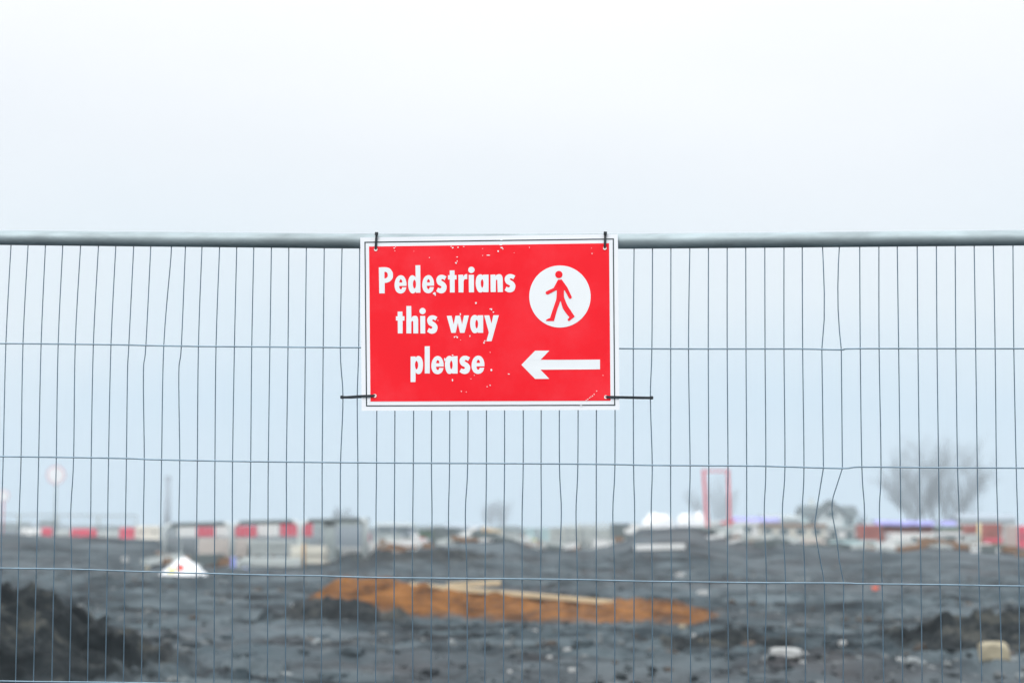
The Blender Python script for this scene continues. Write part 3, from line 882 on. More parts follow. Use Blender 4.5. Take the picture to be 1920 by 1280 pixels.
# ------------------------------------------------------------------ stones, rubble and clods
def rock(bm_seed, sx, sy, sz, n=2):
    rnd = random.Random(bm_seed)
    bm = bmesh.new()
    bmesh.ops.create_icosphere(bm, subdivisions=n, radius=0.5)
    for v in bm.verts:
        k = 1 + 0.38 * noise.noise(v.co * 2.2 + Vector((bm_seed * 3.1, 0, 0))) + rnd.uniform(-.05, .05)
        c = v.co * k
        for ax in range(3):                                # knock the faces flat
            c[ax] = max(-0.36, min(0.36, c[ax]))
        v.co = Vector((c.x * sx * 1.35, c.y * sy * 1.35, c.z * sz * 1.35))
    bm.verts.index_update()
    vs = [v.co.copy() for v in bm.verts]; fs = [tuple(v.index for v in f.verts) for f in bm.faces]
    bm.free()
    return vs, fs
STONES = [  # px, py (centre), width px, height px, material, label, category
 (1866,1216,56,38,'tan','big pale tan block of rubble on the dark heap at the right edge','rubble'),
 (1855,1197,16,12,'stone','small pointed pale stone perched above the big tan block at right','stone'),
 (1474,1221,58,20,'stone','flat whitish slab of rubble in the soil below the bent wires','rubble'),
 (1508,1225,14,9,'stone','small white stone at the right end of the flat whitish slab','stone'),
 (1800,1195,13,12,'tan','round tan stone left of the big tan block','stone'),
 (1771,1157,10,9,'stone','small white stone high on the right hand dark heap','stone'),
 (1580,1204,15,11,'stone','pale grey stone alone on the soil between slab and heap at right','stone'),
 (1688,1235,16,8,'stone','flat white stone low on the soil left of the right heap','stone'),
 (1275,1206,21,12,'stone','bright white stone, leftmost of the pale cluster right of centre','stone'),
 (1308,1202,20,12,'tan','cream stone in the middle of the pale cluster right of centre','stone'),
 (1301,1190,10,8,'stone','small white stone above the cream one in the pale cluster','stone'),
 (1392,1205,13,9,'stone','pale stone at the right end of the dark hollow right of centre','stone'),
 (1073,1255,15,10,'stone','bright white stone near the bottom edge right of centre','stone'),
 (1030,1231,11,7,'stone','small pale stone up and left of the bright white bottom stone','stone'),
 (1064,1217,15,8,'stone','flat pale stone above the bright white bottom stone','stone'),
 (1280,1173,14,8,'tan','cream stone on the soil just below the right end of the orange heap','stone'),
 (1004,1181,9,7,'stone','small white stone just below the middle of the orange heap','stone'),
 (846,1201,9,7,'stone','small white stone on the smooth soil below the orange heap','stone'),
 (956,1258,9,8,'stone','small white stone by the bottom edge at centre','stone'),
 (552,1135,13,11,'stone','white stone left of the orange heap, the farther left of two','stone'),
 (621,1133,10,9,'stone','white stone just left of the orange heap, the nearer of two','stone'),
 (168,1243,10,11,'stone','white stone low on the dark heap in the lower left corner','stone'),
 (193,1218,11,9,'stone','white stone higher on the lower left heap','stone'),
 (196,1235,13,9,'tan','orange tan stone between the white ones on the lower left heap','stone'),
 (234,1048,14,11,'stone','white stone on the far dark bank at left','stone'),
 (1276,1077,18,9,'stone','pale stone on the soil in front of the brown mound','stone'),
 (1318,1110,22,9,'stone','flat grey stone right of the end of the orange heap','stone'),
 (1642,1101,13,8,'redbit','small orange red scrap just under the lowest full wire at right','scrap'),
 (275,1064,12,8,'tan','tan stone on the soil left of the white bag','stone'),
 (1505,1240,12,6,'stone','thin pale stone below the flat whitish slab','stone'),
 (870,1052,16,7,'stone','pale flat stone on the middle bank above the orange heap','stone'),
]
for k, (px, py, w, h, mt, lab, cat) in enumerate(STONES):
    p = hit(px, py + h * 0.45)
    s = p.y / FPX
    W, H = w * s, h * s
    vs, fs = rock(k + 1, W, W * 0.7, H)
    mb = MB(); mb.add([v + p + Vector((0, W * 0.2, H * 0.30)) for v in vs], fs, False)
    o = mb.build('rubble_block' if cat == 'rubble' else ('plastic_scrap' if cat == 'scrap' else 'stone'), M[mt], origin=p)
    tag(o, lab, cat, 'pale stones scattered on the soil' if cat == 'stone' else None)

def clods():
    rnd = random.Random(11)
    protos = [rock(100 + k, 1, 1.2, 0.42, 1) for k in range(5)]
    mb = MB()
    for k in range(4500):
        Y = 17.0 * (66 / 17.0) ** rnd.random()
        x = rnd.uniform(-0.26, 0.26) * Y
        d = noise.noise(Vector((x * 0.35, Y * 0.35, 0)))
        if d < rnd.uniform(-0.5, 0.35): continue
        s = 0.04 + 0.22 * rnd.random() ** 4
        vs, fs = protos[rnd.randrange(5)]
        rot = RZ(rnd.uniform(0, 360))
        g = Vector((x, Y, G(x, Y) - s * 0.02))
        mb.add([rot @ v * s + g for v in vs], fs, False)
    o = mb.build('soil_clods', M['soil'], fix=False)
    tag(o, 'loose dark soil clods strewn over the site ground', kind='stuff')
clods()
def bits(name, lab, mt, n, seed, smin, smax, thr):
    rnd = random.Random(seed)
    protos = [rock(140 + k, 1, 0.8, 0.6, 1) for k in range(6)]
    mb = MB()
    k = 0
    while k < n:
        Y = 17.0 * (80 / 17.0) ** rnd.random()
        x = rnd.uniform(-0.25, 0.25) * Y
        if noise.fractal(Vector((x * 0.3 + seed, Y * 0.22, 0)), 1.0, 2.0, 3) < rnd.uniform(thr, thr + .5): 
            if rnd.random() < .97: continue
        k += 1
        s_ = smin + (smax - smin) * rnd.random() ** 3
        vs, fs = protos[rnd.randrange(6)]
        rot = RZ(rnd.uniform(0, 360)) @ Matrix.Rotation(rnd.uniform(-.6, .6), 3, 'X')
        g = Vector((x, Y, G(x, Y) + s_ * 0.10))
        mb.add([rot @ v * s_ + g for v in vs], fs, False)
    tag(mb.build(name, M[mt], fix=False), lab, kind='stuff')
M['gravelmat'] = mat('grey_gravel', (0.15, 0.165, 0.168), 0.9, 0, 0.5, 1.2, spec=0.1)
M['blackclod'] = mat('wet_black_clods', (0.020, 0.026, 0.029), 0.9, 0, 0.4, 2, spec=0.1)
M['brownclod'] = mat('brown_clods', (0.075, 0.062, 0.052), 0.9, 0, 0.4, 2, spec=0.1)
bits('gravel', 'small grey gravel and rubble bits scattered over the soil', 'gravelmat', 1700, 3, 0.03, 0.14, -0.05)
bits('wet_clods', 'dark wet clods lying in drifts on the soil', 'blackclod', 1300, 8, 0.03, 0.13, 0.0)
bits('brown_clods', 'brown clods lying in drifts on the soil', 'brownclod', 700, 15, 0.04, 0.20, 0.05)

# ------------------------------------------------------------------ left: signs, fence, barriers
def round_sign(px, py, Y, rad_px, post_mat, lab):
    c = P(px, py, Y)
    base = Vector((c.x, c.y, G(c.x, Y)))
    t = thing('round_sign', lab, 'road sign', base, 'round signs on posts')
    r = rad_px * mpp(Y)
    def disc_(rr, y0, y1):
        mb = MB(); n = 40
        mb.prism([Vector((c.x + rr * math.cos(2 * math.pi * k / n), c.y, c.z + rr * math.sin(2 * math.pi * k / n))) for k in range(n)], Vector((0, y0, 0)), Vector((0, y1, 0)))
        return mb
    disc_(r, -0.012, 0.0).build('red_ring', M['plred'], t)
    disc_(r * 0.92, -0.018, -0.0125).build('white_face', M['bag'], t)
    MB().tube([base + Vector((0, .05, -0.1)), Vector((c.x, c.y + .05, c.z + r * 0.8))], 0.026, 10).build('post', post_mat, t)
round_sign(105, 890, 85.0, 17, M['steel'], 'round pale sign with red rim on a thin grey post at left')
round_sign(6, 929, 90.0, 11, M['plred'], 'small round sign on a red post at the left edge')

def far_panel(a, b, ytop, Y, lab):
    pa, pb = P(a, ytop, Y), P(b, ytop, Y)
    mid = (pa + pb) / 2; base = Vector((mid.x, Y, G0(mid.x, Y)))
    zb = base.z + 0.1
    t = thing('fence_panel', lab, 'fence panel', base, 'distant fence panels at left')
    r = 0.055
    MB().tube([pa, pb], r, 8).build('top_rail', M['steel'], t)
    for q in (pa, pb):
        MB().tube([Vector((q.x, q.y, base.z - .1)), q], r, 8).build('side_post', M['steel'], t)
    mb = MB()
    n = 22
    for k in range(1, n):
        q = pa.lerp(pb, k / n)
        mb.tube([Vector((q.x, q.y, zb)), q], 0.006, 3, False)
    for k in range(1, 5):
        z = zb + (pa.z - zb) * k / 5
        mb.tube([Vector((pa.x, Y - .02, z)), Vector((pb.x, Y - .02, z))], 0.006, 3, False)
    tag(mb.build('wire_mesh', M['galv'], t), kind='stuff')
for k, (a, b, w) in enumerate(((-42, 34, 'leftmost, cut by the picture edge'), (36, 106, 'second from the left, left of the round sign post'), (108, 184, 'third from the left, right of the round sign post'), (186, 256, 'rightmost of the row'))):
    far_panel(a, b, 964 + k * 0.7, 185.0, 'distant grey mesh fence panel, ' + w)

def jersey(px0, px1, ytop, Y, mt, lab, group):
    """water-filled plastic barrier: wide foot, waisted upper part, slots put on as dark blocks"""
    p0, p1 = P(px0, ytop, Y), P(px1, ytop, Y)
    w = p1.x - p0.x; cx = (p0.x + p1.x) / 2
    base = Vector((cx, Y, G0(cx, Y)))
    h = max(p0.z - base.z, 0.45)
    t = thing('plastic_barrier', lab, 'barrier', base, group)
    prof = [(-0.26, 0), (-0.26, 0.14), (-0.15, 0.36), (-0.10, 0.92), (-0.06, 1.0), (0.06, 1.0), (0.10, 0.92), (0.15, 0.36), (0.26, 0.14), (0.26, 0)]
    MB().prism([Vector((cx, Y + a, base.z + b * h)) for a, b in prof], Vector((-w / 2, 0, 0)), Vector((w / 2, 0, 0))).build('shell', M[mt], t)
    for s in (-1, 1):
        MB().box((cx + s * w * 0.27, Y - 0.135, base.z + h * 0.62), (w * 0.14, 0.05, h * 0.12), None, 0.008).build('grip_recess_shade', M['darksteel'], t)  # solid dark block: the shade inside the grip is put into its colour
        MB().box((cx + s * w * 0.30, Y - 0.245, base.z + h * 0.05), (w * 0.16, 0.04, h * 0.09), None, 0.008).build('fork_pocket_shade', M['darksteel'], t)  # dark block again, coloured like the shaded opening of a pocket
GB = 'plastic barriers behind the left bank'
for a, b, yt, Y, mt, lab in ((40, 76, 990, 120, 'plwhite', 'white plastic barrier left of the first red one on the left bank'),
                             (79, 98, 989, 121, 'plred', 'narrow red plastic barrier, leftmost red one behind the left bank'),
                             (101, 131, 993, 120, 'conc', 'grey plastic barrier between the leftmost and the long red one'),
                             (134, 181, 991, 118, 'plred', 'long red plastic barrier, middle red one behind the left bank'),
                             (184, 222, 995, 120, 'conc', 'grey plastic barrier between the long and the right red one'),
                             (225, 252, 989, 121, 'plred', 'red plastic barrier, rightmost red one behind the left bank'),
                             (255, 300, 985, 122, 'cream', 'cream coloured plastic barrier at the right end of the left row')):
    jersey(a, b, yt, Y, mt, lab, GB)

# ------------------------------------------------------------------ left middle: steel barriers, boards, stacks
def crowd_barrier(a, b, ya, yb, Y, lab, r=0.07):
    pa, pb = P(a, ya, Y), P(b, yb, Y)
    base = Vector(((pa.x + pb.x) / 2, Y, G((pa.x + pb.x) / 2, Y)))
    z0 = base.z + 0.16
    t = thing('crowd_barrier', lab, 'barrier', base, 'steel crowd barriers')
    d = (pb - pa); u = d.normalized()
    cr_ = 0.22
    for q, sg in ((pa, 1), (pb, -1)):
        path = [Vector((q.x, Y, z0)), Vector((q.x, Y, q.z - cr_))]
        for k in range(1, 6):
            an = math.pi / 2 * k / 6
            path.append(Vector((q.x + sg * cr_ * (1 - math.cos(an)), Y, q.z - cr_ * (1 - math.sin(an)))))
        path.append(q + u * (sg * cr_))
        MB().tube(path, r, 10).build('bent_post', M['lightsteel'], t)
    MB().tube([pa + u * cr_, pb - u * cr_], r, 10).build('top_rail', M['darksteel'], t)  # same tube as the posts, coloured darker for its silhouette against the sky
    MB().tube([Vector((pa.x, Y, z0)), Vector((pb.x, Y, z0))], r * 0.8, 8).build('lower_rail', M['steel'], t)
    n = 14
    for k in range(1, n):
        q = pa.lerp(pb, k / n)
        MB().tube([Vector((q.x, Y, z0)), Vector((q.x, Y, q.z))], 0.011, 5).build('bar', M['steel'], t)
    for f in (0.12, 0.88):
        q = pa.lerp(pb, f)
        MB().tube([Vector((q.x, Y - .30, base.z + .01)), Vector((q.x, Y - .1, base.z + .12)), Vector((q.x, Y, z0)), Vector((q.x, Y + .1, base.z + .12)), Vector((q.x, Y + .30, base.z + .01))], 0.022, 6).build('foot', M['steel'], t)
crowd_barrier(309, 434, 984, 981, 74.0, 'grey steel crowd barrier, left one of the row, behind the white bag')
crowd_barrier(437, 562, 980, 977, 74.3, 'grey steel crowd barrier, middle one, in front of the red and white boards')
crowd_barrier(565, 688, 977, 973, 74.6, 'grey steel crowd barrier, right one, in front of the steel frame')

def board_barrier(blocks, y0, y1, Y, lab):
    a, b = blocks[0][0], blocks[-1][1]
    pa, pb = P(a, y0, Y), P(b, y0, Y)
    base = Vector(((pa.x + pb.x) / 2, Y, G((pa.x + pb.x) / 2, Y)))
    t = thing('barrier_board', lab, 'barrier', base, 'red and white barrier boards')
    for x0, x1, mt in blocks:
        p, q = P(x0, y0, Y), P(x1, y1, Y)
        MB().box(((p.x + q.x) / 2, Y, (p.z + q.z) / 2), (q.x - p.x, 0.06, p.z - q.z), None, 0.01).build('board_block', M[mt], t)
    for f in (0.08, 0.92):
        q = pa.lerp(pb, f)
        MB().box((q.x, Y + .045, (base.z + pa.z) / 2 - .03), (0.06, 0.03, pa.z - base.z), None).build('upright', M['steel'], t)
        MB().box((q.x, Y, base.z + .04), (0.14, 0.7, 0.08), None, 0.01).build('foot', M['darksteel'], t)
board_barrier([(334, 367, 'plwhite'), (369, 402, 'plred')], 987, 1006, 79.0, 'red and white barrier board, left one behind the steel barriers')
board_barrier([(404, 437, 'plwhite'), (439, 482, 'plred')], 985, 1006, 79.4, 'red and white barrier board, middle one behind the steel barriers')
board_barrier([(484, 522, 'plwhite'), (525, 586, 'plred')], 980, 1005, 79.8, 'red and white barrier board, right one with the longest red block')

def stack(a, b, y0, y1, n, Y, name, mt, lab, cat, depth=1.0, bearers=True, jit=0.03, piece='slab', rot=0):
    pa, pb = P(a, y0, Y), P(b, y1, Y)
    cx = (pa.x + pb.x) / 2
    base = Vector((cx, Y, pb.z))
    t = thing(name, lab, cat, base)
    h = (pa.z - pb.z)
    z = pb.z
    rnd = random.Random(int(a))
    if bearers:
        for f in (-0.36, 0, 0.36):
            MB().box((cx + f * (pb.x - pa.x), Y, z + h * 0.05), (0.1, depth * .96, h * 0.1), None).build('bearer', M['brown'], t)
        z += h * 0.1; h *= 0.9
    lh = h / n
    for k in range(n):
        w = (pb.x - pa.x) * rnd.uniform(0.96, 1.0)
        MB().box((cx + rnd.uniform(-jit, jit), Y + rnd.uniform(-jit, jit), z + lh * (k + .47)), (w, depth, lh * 0.90), RZ(rot + rnd.uniform(-1.5, 1.5)), 0.008).build(piece, M[mt], t)
    return t
stack(374, 468, 1008, 1046, 3, 76.5, 'block_pack', 'beige', 'pack of beige blocks standing on dark bearers behind the white bag', 'block pack', 1.0, piece='block_layer')
stack(470, 556, 1012, 1044, 3, 76.2, 'kerb_stack', 'conc', 'stack of pale concrete kerbs right of the beige block pack', 'kerb stack', 1.0, piece='kerb')
stack(452, 562, 1044, 1070, 3, 73.2, 'slab_stack', 'conc', 'low stack of pale concrete slabs in front of the kerb stack', 'slab stack', 1.2, False, 0.08, piece='slab', rot=4)
stack(548, 612, 1022, 1056, 4, 74.0, 'slab_stack', 'cream', 'stack of cream slabs in front of the steel frame, beside the wooden stake', 'slab stack', 0.9, False, 0.05, piece='slab', rot=-6)
stack(642, 700, 1014, 1040, 3, 78.0, 'slab_stack', 'plwhite', 'whitish slab pile half hidden by the dark bank right of the steel frame', 'slab stack', 0.9, False, 0.06, piece='slab', rot=3)

def stillage():
    Y = 75.6
    pa, pb = P(604, 975, Y), P(690, 971, Y)
    cx = (pa.x + pb.x) / 2
    base = Vector((cx, Y, G(cx, Y)))
    t = thing('steel_stillage', 'grey open steel frame box with a dark back panel, end of the barrier row', 'steel frame', base)
    for x, z in ((pa.x + .25, pa.z), (pb.x - .10, pb.z)):
        for dy, w in ((0, 0.40 if x < cx else 0.2), (1.1, 0.16)):
            MB().box((x, Y + dy, (base.z + z) / 2), (w, 0.14, z - base.z), None, 0.01).build('post', M['steel'], t)
    MB().box((cx, Y - .01, pa.z - .06), (pb.x - pa.x + .1, 0.12, 0.24), Matrix.Rotation(-math.atan2(pb.z - pa.z, pb.x - pa.x), 3, 'Y'), 0.01).build('top_beam', M['steel'], t)
    MB().box((cx + .1, Y + .9, pa.z - .5), (pb.x - pa.x - .5, 0.06, 0.75), None).build('back_panel', M['chim'], t)
    MB().box((cx, Y + .5, base.z + .15), (pb.x - pa.x, 1.1, 0.14), None, 0.01).build('base_tray', M['steel'], t)
stillage()

def lumpy(bm_seed, cx, y, z0, w, d, h, peak=0.5, n=3, power=1.0, flat_=0.0):
    """sagging bag/tarp shape resting on z0"""
    vs, fs = [], []
    nu, nv = 28, 12
    for j in range(nv + 1):
        v = j / nv
        for i in range(nu):
            a = 2 * math.pi * i / nu
            rr = math.cos(v * math.pi / 2) ** (0.55 if flat_ else 1.0)
            if power > 1: rr = (1 - v) ** 0.8
            zz = math.sin(v * math.pi / 2) ** (0.42 if flat_ else 1.15)
            if power > 1: zz = v ** 0.95
            p = Vector((math.cos(a) * rr, math.sin(a) * rr, zz))
            if flat_:
                p.x = math.copysign(abs(math.cos(a)) ** 0.55, math.cos(a)) * rr
                p.y = math.copysign(abs(math.sin(a)) ** 0.55, math.sin(a)) * rr
            k = 1 + 0.16 * noise.fractal(p * 1.7 + Vector((bm_seed * 5.3, 1, 0)), 1.0, 2.0, 3)
            vs.append(Vector((cx + (p.x * k + (peak - .5) * zz * 1.2) * w / 2, y + p.y * k * d / 2, z0 - 0.02 + p.z * k * h)))
    for j in range(nv):
        for i in range(nu):
            fs.append((j * nu + i, j * nu + (i + 1) % nu, (j + 1) * nu + (i + 1) % nu, (j + 1) * nu + i))
    mb = MB(); mb.add(vs, fs, True)
    return mb, vs
def white_bag():
    p = hit(340, 1077)
    s = mpp(p.y)
    t = thing('white_bag', 'slumped white bag with red and yellow print on the dark soil', 'bag', p)
    mb, vs = lumpy(3, p.x + 2 * s, p.y + .3, p.z, 88 * s, 0.9, 35 * s, 0.5, power=2.0)
    mb.build('sack', M['bag'], t)
    def patch(px, py, rx, ry, mt, nm):
        c = P(px, py, p.y + .3 - 0.45)
        m2 = MB(); n = 14
        ring = [Vector((c.x + rx * s * math.cos(2 * math.pi * k / n), 0, c.z + ry * s * math.sin(2 * math.pi * k / n))) for k in range(n)]
        allp = []
        for q in [Vector((c.x, 0, c.z))] + ring:
            # drop the print onto the sack's own surface
            best = min((v for v in vs if v.y < p.y + .32), key=lambda v: (v.x - q.x) ** 2 + (v.z - q.z) ** 2)
            allp.append(Vector((q.x, best.y - 0.03, q.z)))
        ym = sum(q.y for q in allp) / len(allp)
        allp = [Vector((q.x, 0.5 * q.y + 0.5 * ym - .02, q.z)) for q in allp]
        m2.add(allp, [(0, 1 + k, 1 + (k + 1) % n) for k in range(n)], True)
        m2.build(nm, M[mt], t)
    patch(337, 1064, 7, 7, 'bagred', 'red_print')
    patch(321, 1070, 8, 5, 'bagyellow', 'yellow_print')
white_bag()

def drum(px, py0, py1, wpx, Y, mt, lab):
    p, q = P(px, py0, Y), P(px, py1, Y)
    r = wpx / 2 * mpp(Y)
    t = thing('plastic_drum', lab, 'drum', q)
    h = p.z - q.z
    MB().tube([q, q + Vector((0, 0, h * .06)), q + Vector((0, 0, h * .32)), q + Vector((0, 0, h * .36)), q + Vector((0, 0, h * .40)), q + Vector((0, 0, h * .66)), q + Vector((0, 0, h * .70)), q + Vector((0, 0, h * .74)), q + Vector((0, 0, h * .95)), q + Vector((0, 0, h))], r, 16,
              taper=[r * .92, r, r, r * 1.06, r, r, r * 1.06, r, r, r * .9]).build('barrel', M[mt], t)
    MB().tube([p, p + Vector((0, 0, .03))], r * .25, 10).build('cap', M['plwhite'], t)
drum(437, 1044, 1071, 9, 70.5, 'blue', 'narrow violet blue plastic drum beside the beige block pack')
drum(460, 1064, 1073, 9, 70.0, 'blue', 'small pale blue tub on the soil right of the violet blue drum')
p = hit(570, 1064); q = P(570, 1018, p.y)
mb = MB(); mb.tube([p, p.lerp(q, .92), q], 0.05, 4, taper=[.05, .05, .02])
tag(mb.build('wooden_stake', M['ochre'], origin=p), 'upright wooden stake in the soil in front of the cream slabs', 'stake')

# ------------------------------------------------------------------ middle distance
jersey(787, 816, 1008, 112, 'plred', 'small red plastic barrier half behind the middle bank', None)
jersey(676, 694, 1000, 112, 'plred', 'faint red plastic barrier just right of the steel frame', None)
jersey(772, 786, 1002, 113, 'plwhite', 'white plastic barrier left of the small red one behind the middle bank', None)

def crate_box(a, b, y0, Y, mt, lab, name='site_crate', cat='crate', depth=1.2, lid=None):
    pa, pb = P(a, y0, Y), P(b, y0, Y)
    cx = (pa.x + pb.x) / 2
    base = Vector((cx, Y, G0(cx, Y)))
    w = pb.x - pa.x; h = max(pa.z - base.z, .4)
    t = thing(name, lab, cat, base)
    MB().box((cx, Y, base.z + h * .46), (w * .96, depth * .96, h * .92), None, 0.02).build('body', M[mt], t)
    MB().box((cx, Y, base.z + h * .96), (w, depth, h * .08), None, 0.01).build('lid', M[lid or mt], t)
    for k in range(1, 4):
        MB().box((cx - w / 2 + w * k / 4, Y - depth * .485, base.z + h * .46), (w * .03, 0.03, h * .9), None).build('rib', M[lid or mt], t)
    return t
crate_box(812, 858, 988, 116, 'darksteel', 'dark grey covered crate behind the leaning white boards', lid='roof')
crate_box(786, 812, 992, 117, 'green', 'dark green crate above the small red barrier', lid='roof')
crate_box(700, 752, 997, 118, 'steel', 'long grey crate right of the steel frame, behind the middle bank')
crate_box(984, 1004, 989, 112, 'teal', 'small pale teal crate left of the pallet stacks')
crate_box(1012, 1034, 990, 113, 'teal', 'larger pale teal crate beside the pallet stacks')
crate_box(1146, 1194, 981, 112, 'darksteel', 'dark grey crate between pallet stacks and white bulk bags')

def leaning_board(a, b, Y0, Y1, w, mt, lab, name='leaning_board'):
    p, q = P(a[0], a[1], Y0), P(b[0], b[1], Y1)
    d = (q - p).normalized(); s = Vector((0, 1, 0)); u = d.cross(s).normalized(); s = u.cross(d)
    rot = Matrix((d, s, u)).transposed()
    o = MB().box((p + q) / 2, ((q - p).length, w, 0.14), rot, 0.01).build(name, M[mt], origin=p)
    tag(o, lab, 'board', 'leaning white boards')
leaning_board((838, 1020), (886, 993), 99.0, 99.6, 1.0, 'plwhite', 'long white board leaning up to the right, left one of the pair')
leaning_board((858, 1018), (898, 1003), 98.0, 98.4, 0.8, 'cream', 'lower pale board leaning up to the right, right one of the pair')

def timber_pile():
    Y = 100.0
    base = ground_pt(935, Y)
    t = thing('timber_pile', 'pile of brown and ochre timber with a cream sheet on top', 'timber pile', base)
    def bd(a, b, th, dep, mt, nm, dy=0):
        p, q = P(a[0], a[1], Y + dy), P(b[0], b[1], Y + dy)
        ang = math.atan2(q.z - p.z, q.x - p.x)
        MB().box((p + q) / 2, ((q - p).length, dep, th), Matrix.Rotation(-ang, 3, 'Y'), 0.01).build(nm, M[mt], t)
    bd((903, 991), (942, 999), 0.22, 1.2, 'timber', 'cream_sheet', -.2)
    bd((906, 997), (926, 1012), 0.30, 0.9, 'brown', 'timber_baulk', -.6)
    bd((915, 1004), (952, 1009), 0.22, 0.8, 'brown', 'timber_baulk', .3)
    bd((926, 1010), (982, 1013), 0.16, 0.5, 'ochre', 'timber_plank', -.4)
    bd((930, 1005), (975, 1006), 0.14, 0.5, 'ochre', 'timber_plank', .4)
timber_pile()
o = MB().box(P(1001, 1027, 92), (0.52, 0.5, 0.16), RZ(8), 0.02).build('tan_slab', M['tan'], origin=P(1001, 1031, 92))
tag(o, 'small tan slab lying on the bank below the teal crates', 'slab')
o = MB().box(P(997, 1014, 97), (0.42, 0.4, 0.16), RZ(-12), 0.02).build('yellow_tub', M['bagyellow'], origin=P(997, 1017, 97))
tag(o, 'small yellow tub at the right end of the timber pile', 'tub')
o = MB().box(P(1237, 1025, 79), (93 * mpp(79), 0.35, 10 * mpp(79)), Matrix.Rotation(-0.03, 3, 'Y'), 0.01).build('white_plank', M['plwhite'], origin=P(1237, 1030, 79))
tag(o, 'long whitish plank lying at the foot of the brown mound', 'plank')

# pallets, one object each
def pallet_mesh():
    mb = MB()
    W, D, H = 1.0, 1.0, 0.135
    for k in range(6):
        mb.box((0, -D / 2 + 0.07 + k * (D - .14) / 5, H - .012), (W, 0.12, 0.024))
    for x in (-W / 2 + .06, 0, W / 2 - .06):
        for y in (-D / 2 + .07, 0, D / 2 - .07):
            mb.box((x, y, 0.068), (0.1, 0.13, 0.082))
    for y in (-D / 2 + .07, 0, D / 2 - .07):
        mb.box((0, y, 0.013), (W, 0.11, 0.024))
    return mb
pm = pallet_mesh().build('pallet', M['pallet'])
ORD = ['topmost', 'second from top', 'third from top', 'fourth from top', 'fifth from top', 'sixth from top', 'seventh from top', 'eighth from top', 'lowest']
first = True
for a, b, y0, y1, Y, nm in ((1031, 1054, 988, 1018, 106, 'narrow left stack beside the teal crate'), (1056, 1086, 981, 1029, 104, 'tall second stack from the left'),
                            (1087, 1114, 983, 1028, 104.5, 'third stack from the left'), (1118, 1143, 981, 1015, 107, 'right stack next to the dark crate')):
    n = round((y1 - y0) * mpp(Y) / 0.142)
    pa, pb = P(a, y1, Y), P(b, y1, Y)
    rnd = random.Random(a)
    for k in range(n):
        o = pm if first else pm.copy()
        if not first: C.objects.link(o)
        first = False
        o.location = ((pa.x + pb.x) / 2 + rnd.uniform(-.03, .03), Y + rnd.uniform(-.04, .04), pa.z + k * 0.142)
        o.scale = (pb.x - pa.x, 1.0, 1.03)
        o.rotation_euler = (0, 0, math.radians(rnd.uniform(-3, 3)))
        i = n - 1 - k
        tag(o, 'weathered pale pallet, %s in the %s' % (ORD[i] if k else 'lowest', nm), 'pallet', 'stacked pallets')

# bulk bags behind the brown mound
for k, (a, b, yt, Y, lab) in enumerate(((1204, 1263, 961, 108, 'large white bulk bag on the brown mound, left one'), (1267, 1303, 962, 110, 'white bulk bag on the brown mound, middle one'), (1298, 1324, 960, 111.5, 'white bulk bag behind, right one next to the red gantry'))):
    pa, pb = P(a, yt, Y), P(b, yt, Y)
    cx = (pa.x + pb.x) / 2
    base = Vector((cx, Y, G0(cx, Y)))
    t = thing('bulk_bag', lab, 'bulk bag', base, 'white bulk bags')
    w = pb.x - pa.x; h = pa.z - base.z
    mb, vs = lumpy(20 + k, cx, Y, base.z, w * .98, min(w, 1.2), h * .96, 0.5, flat_=1.0)
    mb.build('sack', M['bag'], t)
    for s in (-1, 1):
        MB().tube([Vector((cx + s * w * .38, Y - .2, base.z + h * .8)), Vector((cx + s * w * .30, Y - .2, base.z + h * 1.0)), Vector((cx + s * w * .18, Y - .2, base.z + h * .9))], 0.03, 5).build('lifting_loop', M['bag'], t)

# red gantry
def gantry():
    Y = 130.0
    base = ground_pt(1345, Y); base.z = G0(base.x, Y)
    t = thing('red_gantry', 'tall narrow red steel gantry frame right of centre', 'gantry', base)
    s = mpp(Y)
    def beam(a, b, w, nm, dep=0.2):
        p, q = P(a[0], a[1], Y), P(b[0], b[1], Y)
        d = (q - p).normalized(); y_ = Vector((0, 1, 0)); x_ = y_.cross(d).normalized()
        MB().box((p + q) / 2, (w, dep, (q - p).length), Matrix((x_, y_, d)).transposed(), 0.01).build(nm, M['gantry'], t)
    beam((1327, 1000), (1319, 880), 4.8 * s, 'upright')
    beam((1369, 1000), (1365, 880), 4.6 * s, 'upright')
    beam((1320, 883), (1366, 883), 2.6 * s, 'top_beam')
    beam((1352, 980), (1378, 976), 4.0 * s, 'base_beam')
gantry()

def cabin(a, b, y0, Y, wall, roof, lab, wins=2, depth=2.6, roof_t=0.18, name='site_cabin', cat='cabin', over=0.12):
    pa, pb = P(a, y0, Y), P(b, y0, Y)
    cx = (pa.x + pb.x) / 2
    base = Vector((cx, Y, G0(cx, Y)))
    w = pb.x - pa.x; h = max(pa.z - base.z, .6)
    t = thing(name, lab, cat, base)
    MB().box((cx, Y + depth / 2, base.z + (h - roof_t) / 2), (w, depth, h - roof_t), None).build('wall', M[wall], t)
    MB().box((cx, Y + depth / 2, base.z + h - roof_t / 2 + .003), (w + over * 2, depth + over * 2, roof_t), None, 0.02).build('roof', M[roof], t)
    for k in range(wins):
        x = cx - w / 2 + w * (k + .5) / wins
        ww, hh = min(0.8, w / wins * .5), min(0.34, h * .3)
        zc = base.z + h - roof_t - hh * .85
        f = MB().box((x, Y - .012, zc), (ww + .1, 0.05, hh + .1), None).build('window', M['plwhite'], t)
        MB().box((x, Y - .040, zc), (ww, 0.02, hh), None).build('pane', M['glass'], f)
    return t
cabin(1331, 1421, 977, 136, 'plwhite', 'plwhite', 'long white site cabin right of the red gantry', 2)
cabin(1424, 1547, 981, 140, 'cream', 'brown', 'long cream site cabin with a brown roof', 4)
